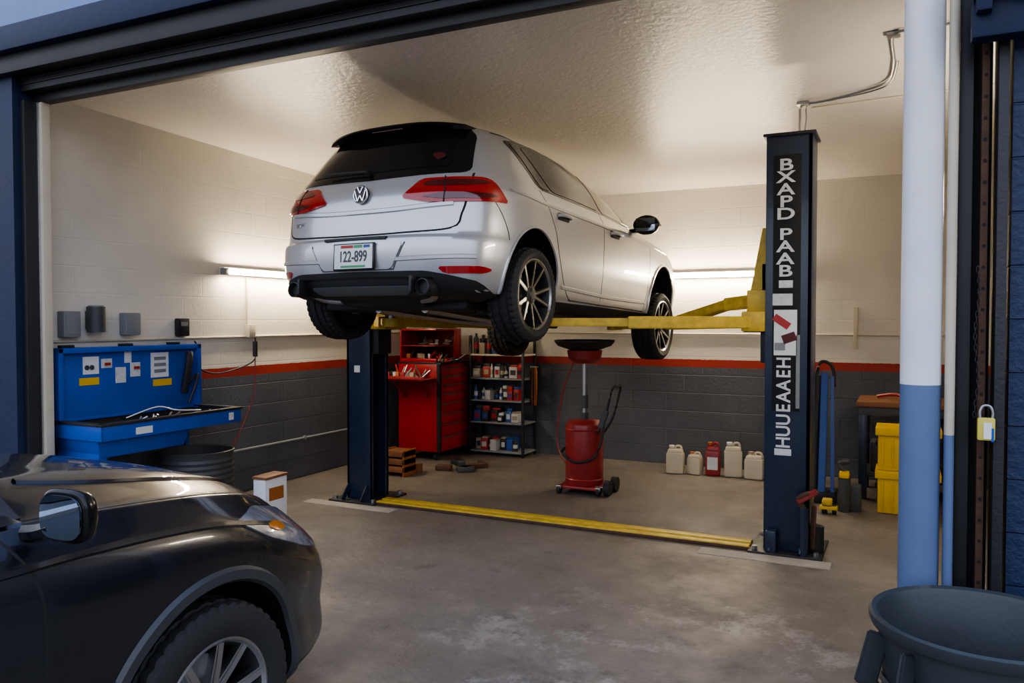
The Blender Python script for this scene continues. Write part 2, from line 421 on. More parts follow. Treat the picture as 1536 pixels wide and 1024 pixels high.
def cut_body(bm,mats,cutters,name,assign=None):
    me=bpy.data.meshes.new(name); bm.to_mesh(me)
    for m in mats: me.materials.append(m)
    ob=bpy.data.objects.new(name,me); bpy.context.scene.collection.objects.link(ob)
    tmp=[]
    for (c,r,x0,x1) in cutters:
        q=bmesh.new(); bmesh.ops.create_cone(q,cap_ends=True,segments=72,radius1=r,radius2=r,depth=abs(x1-x0))
        bmesh.ops.transform(q,matrix=Matrix.Translation(((x0+x1)/2,c[0],c[1]))@Matrix.Rotation(R(90),4,'Y'),verts=q.verts)
        cm=bpy.data.meshes.new('c'); q.to_mesh(cm); q.free(); cm.materials.append(mats[1])
        co=bpy.data.objects.new('c',cm); bpy.context.scene.collection.objects.link(co); tmp.append(co)
        md=ob.modifiers.new('b','BOOLEAN'); md.operation='DIFFERENCE'; md.object=co; md.solver='EXACT'; md.material_mode='TRANSFER'
    dg=bpy.context.evaluated_depsgraph_get(); new=bpy.data.meshes.new_from_object(ob.evaluated_get(dg))
    ob.modifiers.clear(); ob.data=new; new.name=name
    for co in tmp: bpy.data.objects.remove(co)
    for p in new.polygons: p.use_smooth=True
    new.set_sharp_from_angle(angle=R(38))
    return ob

# ================================================================== HATCHBACK
def build_hatch():
    rows=[ # z yr yf wr wm wf c cf
    (.18,-1.72,1.85,.66,.72,.66,.28,.3),
    (.205,-1.93,2.02,.76,.81,.78,.3,.4),
    (.25,-2.04,2.12,.82,.862,.84,.32,.5),
    (.34,-2.085,2.16,.85,.875,.87,.34,.55),
    (.44,-2.11,2.18,.87,.885,.88,.36,.55),
    (.51,-2.115,2.17,.878,.892,.89,.38,.55),
    (.565,-2.105,2.16,.882,.895,.89,.38,.55),
    (.590,-2.065,2.15,.882,.896,.89,.36,.55),
    (.73,-2.05,2.10,.885,.898,.885,.36,.55),
    (.84,-2.035,1.98,.885,.896,.875,.36,.6),
    (.885,-2.02,1.80,.880,.892,.86,.36,.6),
    (.93,-1.995,1.45,.858,.872,.82,.34,.45),
    (.985,-1.965,1.12,.828,.848,.77,.32,.3),
    (1.02,-1.945,1.03,.808,.828,.74,.31,.25),
    (1.15,-1.87,.80,.758,.775,.67,.30,.22),
    (1.28,-1.79,.52,.70,.715,.60,.28,.20),
    (1.36,-1.735,.30,.65,.665,.55,.27,.2),
    (1.405,-1.68,.12,.58,.60,.48,.25,.2),
    (1.432,-1.55,-.06,.47,.5,.38,.22,.2),
    (1.447,-1.25,-.3,.25,.3,.2,.2,.2),
    (1.452,-1.0,-.55,.08,.1,.06,.1,.1)]
    ctrl=[]
    for z,yr,yf,wr,wm,wf,c,cf in rows:
        h=[(0,yr),(.32*wr,yr+.03*c),(.60*wr,yr+.12*c),(.80*wr,yr+.30*c),(.935*wr,yr+.62*c),(.99*wr,yr+1.05*c)]
        a=yr+1.05*c; bb=yf-1.1*cf
        for f,w in ((.22,.65*wr+.35*wm),(.5,wm),(.78,.55*wm+.45*wf)): h.append((w,a+(bb-a)*f))
        h+=[(.985*wf,bb),(.91*wf,yf-.5*cf),(.73*wf,yf-.2*cf),(.4*wf,yf-.05*cf),(0,yf)]
        loop=[(x,y,z) for x,y in h]+[(-x,y,z) for x,y in h[1:-1][::-1]]
        ctrl.append(loop)
    G=surf_cols(surf_rows(np.array(ctrl),.03),.04,True)
    V,F=grid_mesh(G); bm=outward(V,F)
    for f in bm.faces:
        c=f.calc_center_median(); f.smooth=True
        f.material_index=1 if (c.z<.235) else 0
    pj=Proj(bm)
    RA,FA=-1.3,1.3185
    cut=[]
    for s in (-1,1):
        for y in (RA,FA): cut.append(((y,.335),.362,s*.56,s*1.1))
    root=bpy.data.objects.new('silver_hatchback_car',None); bpy.context.scene.collection.objects.link(root)
    body=cut_body(bm,[silver,plastic],cut,'car_body'); body.parent=root
    b=B('car_details')
    RE=fr((0,1,0),(1,0,0))
    pj.patch(b,[(-.70,1.01),(-.67,.985),(0,.965),(.67,.985),(.70,1.01),(.62,1.30),(.53,1.392),(0,1.405),(-.53,1.392),(-.62,1.30)],*RE,.004,gloss)
    pj.patch(b,[(-.58,1.04),(0,1.025),(.58,1.04),(.50,1.30),(0,1.32),(-.50,1.30)],*RE,.007,glass)
    Vs=[];n=17
    for i in range(n):
        x=-.565+1.13*i/(n-1); e=abs(x/.565)**3
        Vs+=[(x,-1.50-.03*(1-e),1.432-.045*e+.004),(x,-1.815+.11*e,1.410-.03*e),(x,-1.82+.11*e,1.394-.03*e),(x,-1.72,1.365-.025*e)]
    Fs=[]
    for i in range(n-1):
        for k in range(4): Fs.append((4*i+k,4*i+(k+1)%4,4*i+4+(k+1)%4,4*i+4+k))
    Fs+=[(0,1,2,3),(4*n-4,4*n-3,4*n-2,4*n-1)]
    b.add(outward(Vs,Fs),gloss)
    b.box((0,-1.79,1.380),(.26,.02,.012),darklens,.003)
    b.beam((0,-2.00,1.0),(-.02,-1.96,1.05),.03,.02,plastic); b.beam((.0,-1.975,1.035),(-.40,-1.955,1.055),.014,.014,plastic)
    T=[(-.50,1.0),(-.72,.985),(-.73,.85),(-.71,.72),(-.65,.625),(-.3,.602),(0,.598),(.3,.602),(.65,.625),(.71,.72),(.73,.85),(.72,.985),(.50,1.0)]
    pj.ribbon(b,T[1:-1],.012,*RE,.0015,seam)
    pj.ribbon(b,[(-.66,.78),(-.3,.755),(0,.75),(.3,.755),(.66,.78)],.035,*RE,.009,silver)
    pj.ribbon(b,[(-.80,.45),(-.4,.435),(0,.43),(.4,.435),(.80,.45)],.03,*RE,.007,silver)
    pj.patch(b,[(-.36,.535),(.38,.535),(.29,.375),(-.27,.375)],*RE,.009,silver)
    pj.ribbon(b,[(-.37,.538),(-.28,.372),(.30,.372),(.39,.538)],.012,*RE,.003,gplastic,smooth=False)
    px,pz=.02,.455
    b.box((px,-2.128,pz),(.335,.014,.172),gloss,.005); b.box((px,-2.136,pz),(.31,.006,.154),whiteplate,.003)
    b.text('122-899',.085,Matrix.Translation((px,-2.1405,pz-.003))@FACE_S@Matrix.Diagonal((.82,1.15,1,1)),dgbox)
    b.box((px-.05,-2.1395,pz+.063),(.10,.002,.018),sup[0],0); b.box((px+.04,-2.1395,pz+.063),(.07,.002,.018),green,0); b.box((px+.11,-2.1395,pz+.063),(.05,.002,.018),sup[1],0)
    b.box((px,-2.1395,pz-.063),(.2,.002,.014),green,0)
    b.box((0,-2.095,.570),(.5,.03,.02),plastic,.004)
    pj.patch(b,[(-.80,.30),(-.66,.335),(-.52,.360),(0,.362),(.52,.360),(.66,.335),(.80,.30),(.80,.215),(-.80,.215)],*RE,.006,plastic)
    pj.patch(b,[(-.42,.272),(.42,.272),(.36,.225),(-.36,.225)],*RE,.012,gplastic)
    pj.ribbon(b,[(-.56,.318),(0,.325),(.56,.318)],.012,*RE,.012,gloss)
    for s in (-1,1):
        b.box((s*.46,-2.09,.275),(.02,.07,.10),plastic,.006)
        b.rev([(.044,-.12),(.05,-.10),(.052,.02),(.046,.022),(.042,.0),(.040,-.1)],darksteel,Matrix.Translation((s*.53,-2.075,.258))@Matrix.Rotation(R(90),4,'X'),seg=28)
        b.cyl((s*.53,-2.06,.258),(s*.53,-1.7,.258),.041,plastic)
        CO=fr((-s*.707,.707,0),(s*.707,.707,0))
        L=[(-1.22,.825),(-1.15,.89),(-1.09,.945),(-.72,.955),(-.66,.935),(-.555,.805),(-.72,.797),(-.97,.785),(-1.08,.79)]
        pj.patch(b,L,*CO,.010,redlens,res=.02)
        pj.patch(b,[(-1.11,.825),(-.99,.845),(-.70,.85),(-.63,.835),(-.75,.812),(-.99,.805)],*CO,.0135,darklens,res=.02)
        pj.patch(b,[(-1.10,.895),(-1.04,.928),(-.73,.932),(-.68,.915),(-.80,.893),(-.98,.885)],*CO,.0135,darklens,res=.02)
        pj.ribbon(b,[(-.955,.955),(-.965,.87),(-.975,.785)],.010,*CO,.015,seam)
        pj.patch(b,[(-1.02,.385),(-.74,.395),(-.66,.38),(-.72,.352),(-.97,.342)],*CO,.006,redlens,res=.025)
        pj.ribbon(b,[(-.66,.81),(-.60,.73),(-.555,.64),(-.54,.58)],.007,*CO,.001,seam)
        SD=fr((-s,0,0),(0,1,0))
        pj.patch(b,[(-1.44,1.315),(-1.30,1.345),(-.9,1.368),(-.2,1.378),(.15,1.355),(.45,1.255),(.86,1.02),(.84,.975),(.2,.975),(-.6,.985),(-1.13,.995)],*SD,.003,gloss)
        pj.patch(b,[(-1.37,1.31),(-1.24,1.325),(-.99,1.01),(-1.11,1.01)],*SD,.006,glass)
        pj.patch(b,[(-1.20,1.325),(-.9,1.345),(-.22,1.355),(-.17,1.0),(-.95,1.01)],*SD,.006,glass)
        pj.patch(b,[(-.10,1.355),(.13,1.335),(.42,1.245),(.76,1.03),(.76,.995),(-.06,.995)],*SD,.006,glassf)
        pj.ribbon(b,[(-.16,.98),(-.155,.6),(-.15,.30),(-.18,.24)],.009,*SD,.001,seam)
        pj.ribbon(b,[(-1.16,.985),(-1.12,.88),(-1.0,.72),(-.93,.55),(-.84,.40),(-.74,.29),(-.66,.25)],.009,*SD,.001,seam)
        pj.ribbon(b,[(.90,.96),(.93,.8),(.92,.6),(.88,.4),(.85,.25)],.008,*SD,.001,seam)
        pj.ribbon(b,[(-.70,.255),(0,.25),(.86,.25)],.009,*SD,.001,seam)
        pj.ribbon(b,[(-1.62,.905),(-1.2,.888),(-.3,.875),(.6,.862),(1.5,.845)],.022,*SD,.006,silver)
        pj.ribbon(b,[(-.85,.34),(0,.32),(.85,.33)],.03,*SD,.008,silver)
        for y in (-.98,-.02):
            t,l=pj.hit(y+.09,.835,*SD,.03)
            b.box((t.x-s*.028,y+.09,.835),(.012,.17,.05),seam,.005); b.tube([(t.x-s*.03,y,.84),(t.x+s*.008,y+.03,.842),(t.x+s*.010,y+.15,.842),(t.x-s*.03,y+.19,.84)],.013,silver)
        for ay in (RA,FA):
            arc=[(ay+.372*math.cos(R(a)),.335+.372*math.sin(R(a))) for a in range(-14,196,8)]
            pj.ribbon(b,arc,.022,*SD,.012,silver)
        pj.ribbon(b,[(-1.5,1.365),(-.9,1.40),(-.2,1.405),(.1,1.39)],.012,*SD,.002,seam)
        mb=bmesh.new(); bmesh.ops.create_uvsphere(mb,u_segments=24,v_segments=16,radius=1)
        for v in mb.verts:
            if v.co.y<-.2: v.co.y=-.2+(v.co.y+.2)*.15
        my,mz=.59,.995
        b.add(mb,gloss,Matrix.Translation((s*.975,my,mz))@Matrix.Diagonal((.12,.10,.090,1)))
        b.box((s*.975,my-.031,mz),(.175,.004,.12),mirrorg,.02); b.beam((s*.80,my+.04,mz-.05),(s*.94,my+.02,mz-.04),.06,.035,gloss)
        b.box((s*1.02,my+.08,mz),(.12,.012,.02),amber,.005)
    Em=Matrix.Translation((0,-2.050,.865))@Matrix.Rotation(R(90),4,'X')
    def ring(r,t,mat,z=0):
        b.rev([(r-t,z),(r-t,z+.008),(r,z+.010),(r+t,z+.008),(r+t,z)],mat,Em,seg=40)
    b.cyl(Em@Vector((0,0,-.02)),Em@Vector((0,0,.006)),.055,gloss,seg=40); ring(.056,.005,chrome,.002)
    def st(a,c): b.beam(Em@Vector((a[0],a[1],.008)),Em@Vector((c[0],c[1],.008)),.009,.008,chrome,.001)
    for s in (-1,1):
        st((s*.022,.048),(0,.008)); st((s*.045,.028),(s*.021,-.043)); st((s*.021,-.043),(0,-.006))
    t,l=pj.hit(-.57,.70,*RE,.003)
    b.text('7SDIV',.04,Matrix.Translation(t)@FACE_S@Matrix.Rotation(R(-14),4,'Y'),chrome,.003)
    t,l=pj.hit(.46,1.12,*RE,.008)
    b.rev([(0,0),(.048,0),(.046,.003),(0,.004)],darklens,Matrix.Translation(t)@Matrix.Rotation(R(68),4,'X')@Matrix.Diagonal((1.3,.7,1,1)),seg=24)
    b.bx((-.60,-1.70,.14),(.60,1.7,.24),plastic,.02)
    b.cyl((-.56,-1.32,.22),(.56,-1.32,.22),.035,darksteel); b.box((0,-1.15,.16),(1.0,.14,.06),darksteel,.02)
    b.rev([(0,-.33),(.08,-.33),(.10,-.29),(.10,.29),(.08,.33),(0,.33)],darksteel,Matrix.Translation((0,-1.78,.23))@Matrix.Rotation(R(90),4,'Y')@Matrix.Diagonal((.8,1.1,1,1)))
    for s in (-1,1):
        b.tube([(s*.3,-1.80,.20),(s*.45,-1.86,.21),(s*.53,-1.95,.255)],.03,steel)
        b.beam((s*.62,-1.32,.22),(s*.35,-.85,.16),.10,.05,darksteel); b.cyl((s*.55,-1.42,.13),(s*.5,-1.45,.42),.05,darksteel)
        b.tube([(s*.2,-1.6,.15),(s*.18,-.6,.11),(s*.1,.6,.11)],.03,steel)
        b.cyl((s*.68,FA,.16),(s*.3,FA,.2),.03,darksteel)
    det=b.done(root,ang=32)
    for o in (body,det):
        for v in o.data.vertices:
            if v.co.z>1.0: v.co.z=1.0+(v.co.z-1.0)*.90
    w=B('car_wheels')
    for s in (-1,1):
        wheel(w,(s*.79,RA,.255),s,.320,.236,.225,rotx=.3); wheel(w,(s*.79,FA,.13),s,.320,.236,.225,rotx=.8)
    w.done(root,ang=30)
    root.matrix_world=Matrix.Translation((-3.03,6.25,1.515))@Matrix.Rotation(R(-3.5),4,'Z')@Matrix.Translation((0,-1.3,0))@Matrix.Rotation(R(-2.3),4,'X')@Matrix.Translation((0,1.3,0))
    return root
hatch=build_hatch()

# ================================================================== BLACK CROSSOVER
def build_black():
    # y w zc zs cabin zbottom upper-narrowing
    st=[(2.23,.32,.58,.55,0,.36,.62),(2.21,.51,.68,.635,0,.30,.66),(2.14,.675,.785,.73,0,.26,.72),(2.0,.785,.885,.82,0,.23,.79),(1.82,.85,.975,.90,0,.21,.87),(1.55,.90,1.055,.97,0,.2,.95),
    (1.3,.915,1.10,1.01,0,.2,1),(1.0,.92,1.13,1.035,0,.2,1),(.82,.92,1.155,1.045,.0,.2,1),(.70,.918,1.185,1.055,.25,.2,1),(.35,.918,1.39,1.06,.8,.2,1),(-.05,.918,1.56,1.07,1,.2,1),(-.6,.918,1.63,1.08,1,.2,1),(-1.3,.915,1.61,1.10,1,.2,1),(-1.75,.90,1.52,1.11,1,.22,1),(-2.05,.86,1.27,1.05,.8,.25,1),(-2.2,.80,.98,.92,.1,.3,1),(-2.25,.6,.75,.7,0,.4,1)]
    ctrl=[]
    for y,w,zc,zs,k,zb,un in st:
        hood=[(0,zc),(.30*w,zc-.006),(.58*w*(.5+.5*un),zc-.028),(.76*w*un,zs+(zc-zs)*.25),(.90*w*un,zs-.01),(.975*w*(.45*un+.55),zs-.075)]
        cab=[(0,zc),(.35*w,zc-.01),(.60*w,zc-.06),(.66*w,zc-.12),(.90*w,zs+.0),(.97*w,zs-.045)]
        up=[(a[0]*(1-k)+c[0]*k,a[1]*(1-k)+c[1]*k) for a,c in zip(hood,cab)]
        zm=zs-.06
        low=[(w,zb+(zm-zb)*.70),(w*.985,zb+(zm-zb)*.45),(w*.975,zb+(zm-zb)*.12),(w*.85,zb),(w*.4,zb-.01),(0,zb-.01)]
        h=up+low
        ctrl.append([(x,y,z) for x,z in h]+[(-x,y,z) for x,z in h[1:-1][::-1]])
    G=surf_cols(surf_rows(np.array(ctrl),.035),.025,True)
    V,F=grid_mesh(G); bm=outward(V,F)
    for f in bm.faces:
        f.smooth=True; c=f.calc_center_median(); f.material_index=1 if c.z<.30 else 0
    pj=Proj(bm); FA,RA=1.35,-1.33
    cut=[((y,.345),.395,s*.58,s*1.2) for s in (-1,1) for y in (FA,RA)]
    root=bpy.data.objects.new('black_crossover_car',None); bpy.context.scene.collection.objects.link(root)
    body=cut_body(bm,[blackpaint,plastic],cut,'crossover_body'); body.parent=root
    b=B('crossover_details')
    TOP=fr((0,0,-1),(1,0,0),(0,1,0)); FRO=fr((0,-1,0),(-1,0,0))
    pj.patch(b,[(-.70,.78),(0,.86),(.70,.78),(.56,.12),(0,.06),(-.56,.12)],*TOP,.004,glass,res=.05)
    pj.patch(b,[(-.78,.80),(-.4,.88),(0,.91),(.4,.88),(.78,.80),(.74,.74),(.4,.82),(0,.85),(-.4,.82),(-.74,.74)],*TOP,.010,plastic)
    b.tube([(.62,.84,1.165),(.2,.90,1.185),(-.3,.88,1.19)],.009,plastic); b.tube([(-.05,.86,1.195),(-.35,.84,1.19),(-.68,.78,1.16)],.009,plastic)
    pj.patch(b,[(-.32,.64),(.32,.64),(.36,.5),(.28,.42),(-.28,.42),(-.36,.5)],*FRO,.008,plastic)
    for z in (.47,.52,.57,.61): pj.ribbon(b,[(-.3,z),(.3,z)],.012,*FRO,.016,chrome)
    pj.patch(b,[(-.5,.38),(.5,.38),(.45,.3),(-.45,.3)],*FRO,.008,plastic)
    b.box((0,2.255,.44),(.45,.015,.12),white,.004)
    for s in (-1,1):
        SD=fr((-s,0,0),(0,1,0)); CO=fr((-s*.707,-.707,0),(-s*.707,.707,0))
        pj.ribbon(b,[(s*.76,.80),(s*.775,1.2),(s*.725,1.55),(s*.57,1.83),(s*.42,1.96)],.008,*TOP,.0015,seam)
        pj.ribbon(b,[(s*.50,.95),(s*.56,1.3),(s*.50,1.65),(s*.38,1.88)],.035,*TOP,.008,blackpaint)
        pj.patch(b,[(.42,.915),(.60,.925),(.86,.855),(1.10,.765),(1.14,.665),(.94,.665),(.72,.735),(.52,.83)],*CO,.008,lamp,res=.02)
        pj.patch(b,[(.54,.865),(.62,.865),(.66,.825),(.58,.83)],*CO,.012,amber,res=.02)
        pj.ribbon(b,[(1.70,.85),(1.55,.89),(1.3,.94),(.9,.965),(.3,.97),(-.8,.98),(-1.8,.99)],.02,*SD,.010,blackpaint)
        pj.ribbon(b,[(1.0,.56),(.3,.50),(-.8,.50)],.05,*SD,.010,blackpaint)
        pj.patch(b,[(.62,1.13),(.30,1.33),(0,1.46),(-.6,1.52),(-1.2,1.50),(-1.6,1.40),(-1.75,1.18),(-1.0,1.115),(.0,1.085),(.66,1.085)],*SD,.003,gloss,res=.05)
        pj.patch(b,[(.50,1.13),(.26,1.30),(0,1.43),(-.28,1.46),(-.3,1.105)],*SD,.006,glass,res=.05)
        pj.patch(b,[(-.36,1.46),(-1.1,1.47),(-1.15,1.13),(-.38,1.11)],*SD,.006,glass,res=.05)
        pj.ribbon(b,[(.78,1.062),(.3,1.068),(-.6,1.082),(-1.7,1.13)],.014,*SD,.010,chrome)
        pj.ribbon(b,[(.70,1.04),(.76,.88),(.77,.6),(.73,.4),(.66,.27)],.010,*SD,.0015,seam)
        pj.ribbon(b,[(-.32,1.0),(-.32,.3)],.008,*SD,.0015,seam)
        pj.ribbon(b,[(.66,.27),(-1.0,.27)],.008,*SD,.0015,seam)
        for ay in (FA,RA):
            arc=[(ay+.420*math.cos(R(a)),.345+.420*math.sin(R(a))) for a in range(-22,204,6)]
            pj.ribbon(b,arc,.052,*SD,.014,clad)
        pj.ribbon(b,[(.9,.29),(-.9,.29)],.10,*SD,.012,clad)
        for y in (-.05,-1.0): b.tube([(s*.91,y-.18,.93),(s*.94,y-.15,.935),(s*.94,y-.02,.935),(s*.91,y+.01,.93)],.013,blackpaint)
        mb=bmesh.new(); bmesh.ops.create_uvsphere(mb,u_segments=32,v_segments=20,radius=1)
        for v in mb.verts:
            v.co.x=math.copysign(abs(v.co.x)**.6,v.co.x); v.co.z=math.copysign(abs(v.co.z)**.65,v.co.z)
            if v.co.y<-.1: v.co.y=-.1+(v.co.y+.1)*.25
        Mm=Matrix.Translation((s*1.015,.76,1.110))@Matrix.Rotation(R(s*4),4,'Z')
        b.add(mb,gloss,Mm@Matrix.Diagonal((.083,.05,.068,1)))
        gb=bmesh.new(); bmesh.ops.create_cone(gb,cap_ends=True,segments=40,radius1=1,radius2=1,depth=1)
        for v in gb.verts: v.co.x=math.copysign(abs(v.co.x)**.6,v.co.x); v.co.y=math.copysign(abs(v.co.y)**.6,v.co.y)
        b.add(gb,mirrorg,Mm@Matrix.Translation((0,-.0175,0))@Matrix.Rotation(R(90),4,'X')@Matrix.Diagonal((.070,.055,.006,1)))
        b.tube([(s*.86,.76,1.05),(s*.92,.76,1.06),(s*.97,.76,1.075)],.026,gloss)
    b.bx((-.6,-1.9,.14),(.6,1.9,.24),plastic,.02)
    b.done(root,ang=32)
    w=B('crossover_wheels')
    for s in (-1,1):
        wheel(w,(s*.80,FA,.338),s,.338,.217,.235,rotx=.25,base=alloys,light=alloys,sw=1.3); wheel(w,(s*.80,RA,.338),s,.338,.217,.235,rotx=.5,base=alloys,light=alloys,sw=1.3)
    w.done(root,ang=30)
    root.matrix_world=Matrix.Translation((-2.89,.54,0))
build_black()

# ================================================================== ROOM
XL,YB,YD,XR=-5.5,8.75,3.62,.75
ZF,ZBK=3.20,3.03
def zc(y): return ZF+(ZBK-ZF)*(y-YD)/(YB-YD)
wm=wallmat('painted_block_wall',(.68,.64,.57),(.092,.098,.114),(.33,.035,.022),brick=.25,rough=.65)
nw=wallmat('navy_block_wall',(.012,.026,.075),(.02,.03,.08),None,brick=.9,rough=.5)
simple('floor',(-10,-7,-.1),(6,9.2,0),floormat())
simple('wall_left',(XL-.2,YD,0),(XL,YB+.2,ZF+.05),wm)
simple('wall_back',(XL,YB,0),(XR,YB+.2,ZF),wm)
simple('wall_right',(XR,YD+.05,0),(XR+.2,YB+.2,ZF+.05),wm)
q=B('ceiling'); V=[(x,y,z) for x in (XL,XR) for y,z in ((YD,ZF),(YB,ZBK),(YB,ZBK+.15),(YD,ZF+.15))]
q.add(outward(V,[(0,1,2,3),(4,5,6,7),(0,1,5,4),(1,2,6,5),(2,3,7,6),(3,0,4,7)]),ceilmat()); q.done()
simple('wall_front_left',(-10,3.40,0),(-5.40,YD,3.24),navy,.0)
simple('wall_front_right',(.36,3.50,0),(3.5,YD+.05,3.5),nw)
simple('wall_front_upper',(-10,3.5,3.52),(3.5,3.75,5.2),lblue2)
q=B('trim_lintel')
q.bx((-10,3.28,3.36),(.45,3.5,3.52),navy,.01); q.bx((-10,3.34,3.24),(.40,3.5,3.36),plastic,.006)
q.bx((-5.40,3.46,3.15),(.38,3.60,3.26),darksteel,.006); q.bx((-5.40,3.54,3.09),(.38,3.62,3.16),plastic,.006)
for z in (3.19,3.225): q.bx((-5.40,3.45,z),(.38,3.465,z+.008),darksteel,.002)
q.done()
q=B('trim_jamb_left')
q.bx((-5.40,3.45,0),(-5.355,3.60,3.09),plastic,.004); q.bx((-5.355,3.53,0),(-5.335,3.60,3.09),steel,.003); q.bx((-5.335,3.54,0),(-5.305,3.60,3.09),cream,.003)
q.done()
q=B('roller_door_track')
q.bx((.188,3.53,0),(.235,3.62,3.09),plastic,.004); q.bx((.235,3.57,0),(.30,3.62,3.09),seam,0); q.bx((.26,3.50,0),(.285,3.58,3.09),rust,.003); q.bx((.31,3.46,0),(.345,3.62,3.09),darksteel,.004)
for i in range(34): q.cyl((.2725,3.497,.2+i*.08),(.2725,3.502,.2+i*.08),.006,seam,seg=8)
q.bx((.215,3.36,2.62),(.50,3.45,2.76),navy,.01); q.cyl((.2,3.33,2.80),(.55,3.33,2.80),.045,navy); q.box((.25,3.36,2.80),(.05,.10,.20),navy,.008); q.box((.37,3.36,2.84),(.05,.10,.20),navy,.008)
q.box((.33,3.35,2.90),(.16,.06,.03),darksteel,.005); q.box((.30,3.44,2.69),(.10,.06,.12),plastic,.01)
q.done()
q=B('door_chain')
for i in range(27):
    z=1.79-i*.021; x=.253+.006*math.sin(i*.4)
    a=R(90) if i%2 else 0
    q.tube([Vector((x,3.47,z))+Vector((.005*math.cos(t)*math.cos(a),.005*math.cos(t)*math.sin(a),.013*math.sin(t))) for t in [k*math.pi/4 for k in range(8)]],.0016,darksteel,sub=2,seg=5,closed=True)
q.done()
q=B('padlock')
px_,dz=.285,.19
q.box((px_,3.44,1.005+dz),(.058,.025,.085),brass,.008); q.box((px_+.004,3.426,1.0+dz),(.026,.003,.060),whiteplate,0); q.box((px_+.020,3.426,.985+dz),(.008,.003,.05),blue,0)
q.tube([(px_-.02,3.44,1.04+dz),(px_-.02,3.44,1.07+dz),(px_-.01,3.44,1.09+dz),(px_+.01,3.44,1.09+dz),(px_+.02,3.44,1.07+dz),(px_+.02,3.44,1.04+dz)],.005,steel)
q.done()
q=B('support_pole')
q.cyl((.066,3.51,0),(.066,3.51,1.35),.072,lblue,seg=40); q.cyl((.066,3.51,1.35),(.066,3.51,3.24),.0725,white,seg=40); q.cyl((.066,3.51,0),(.066,3.51,.02),.076,lblue)
q.done()
q=B('downpipe')
q.cyl((.166,3.485,0),(.166,3.485,1.16),.018,lblue); q.cyl((.166,3.485,1.16),(.166,3.485,3.09),.018,cream)
q.done()
q=B('round_waste_bin')
cx,cy=.25,3.0
Mb=Matrix.Translation((cx,cy,0))
q.rev([(0,.002),(.25,.002),(.26,.01),(.315,.575),(.335,.58),(.343,.60),(.343,.618),(.334,.625),(.318,.618),(.308,.60),(.25,.03),(0,.03)],binm,Mb,seg=72)
for z in (.17,.40): q.rev([(.27+.055*z/.6,z),(.283+.055*z/.6,z+.008),(.27+.055*z/.6,z+.016)],binm,Mb,seg=64)
for a in (212,32):
    d=Vector((math.cos(R(a)),math.sin(R(a)),0)); t=Vector((-d.y,d.x,0)); c0=Vector((cx,cy,0))
    for sg in (-1,1):
        q.beam(c0+d*.31+t*.085*sg+Vector((0,0,.56)),c0+d*.35+t*.10*sg+Vector((0,0,.38)),.018,.07,binm)
    q.tube([c0+d*.30+t*.10+Vector((0,0,.37)),c0+d*.36+t*.09+Vector((0,0,.37)),c0+d*.37+Vector((0,0,.37)),c0+d*.36-t*.09+Vector((0,0,.37)),c0+d*.30-t*.10+Vector((0,0,.37))],.018,binm)
for k in range(12):
    a=k*math.pi/6+.2; q.beam((cx+.262*math.cos(a),cy+.262*math.sin(a),.05),(cx+.302*math.cos(a),cy+.302*math.sin(a),.42),.02,.012,binm,.003)
q.done()

# ================================================================== LIFT
q=B('two_post_car_lift')
PY=5.88; PXR,PXL=-.70,-4.31
def post(px,s,H=2.85,hw=.15,hd=.16):
    q.bx((px-hw,PY-hd,.018),(px+hw,PY-hd+.03,H),navyl,.006)
    q.bx((px-hw,PY+hd-.03,.018),(px+hw,PY+hd,H),navyl,.006)
    bx=px-s*hw; q.bx((min(bx,bx+s*.03),PY-hd,.018),(max(bx,bx+s*.03),PY+hd,H),navyl,.006)
    ix=px+s*hw
    q.bx((min(ix,ix-s*.012),PY-hd,.018),(max(ix,ix-s*.012),PY-hd+.05,H),navyl,.003); q.bx((min(ix,ix-s*.012),PY+hd-.05,.018),(max(ix,ix-s*.012),PY+hd,H),navyl,.003)
    q.bx((px-hw-.02,PY-hd-.02,H),(px+hw+.02,PY+hd+.02,H+.02),darksteel,.004)
    q.bx((px-.24,PY-.26,0),(px+.24,PY+.26,.018),darksteel,.004)
    for a in (-.2,.2):
        for c in (-.21,.21): q.cyl((px+a,PY+c,.018),(px+a,PY+c,.045),.018,steel,seg=6)
    q.beam((px-.10,PY-.24,.02),(px-.10,PY-hd,.14),.012,.05,navyl,.002); q.beam((px+.10,PY-.24,.02),(px+.10,PY-hd,.14),.012,.05,navyl,.002)
    q.cyl((px,PY,.2),(px,PY,2.75),.03,steel)
    q.bx((px+s*.02,PY-.10,1.30),(px+s*.19,PY+.10,2.0),darksteel,.01)
    q.bx((px+s*.15,PY-.17,1.52),(px+s*.31,PY+.17,1.66),yellow,.012)
    q.bx((px+s*.15,PY-.13,1.64),(px+s*.28,PY+.13,1.81),yellow,.012)
    V=[(px+s*.155,PY-.10,2.24),(px+s*.18,PY-.10,2.24),(px+s*.26,PY-.10,1.80),(px+s*.26,PY-.10,1.70),(px+s*.155,PY-.10,1.70)]
    for off in (0,.18):
        W=[(x,y+off,z) for x,y,z in V]+[(x,y+off+.02,z) for x,y,z in V]
        q.add(outward(W,[(0,1,2,3,4),(5,6,7,8,9),(0,1,6,5),(1,2,7,6),(2,3,8,7),(3,4,9,8),(4,0,5,9)]),yellow)
post(PXR,-1); post(PXL,1,hw=.125,hd=.14)
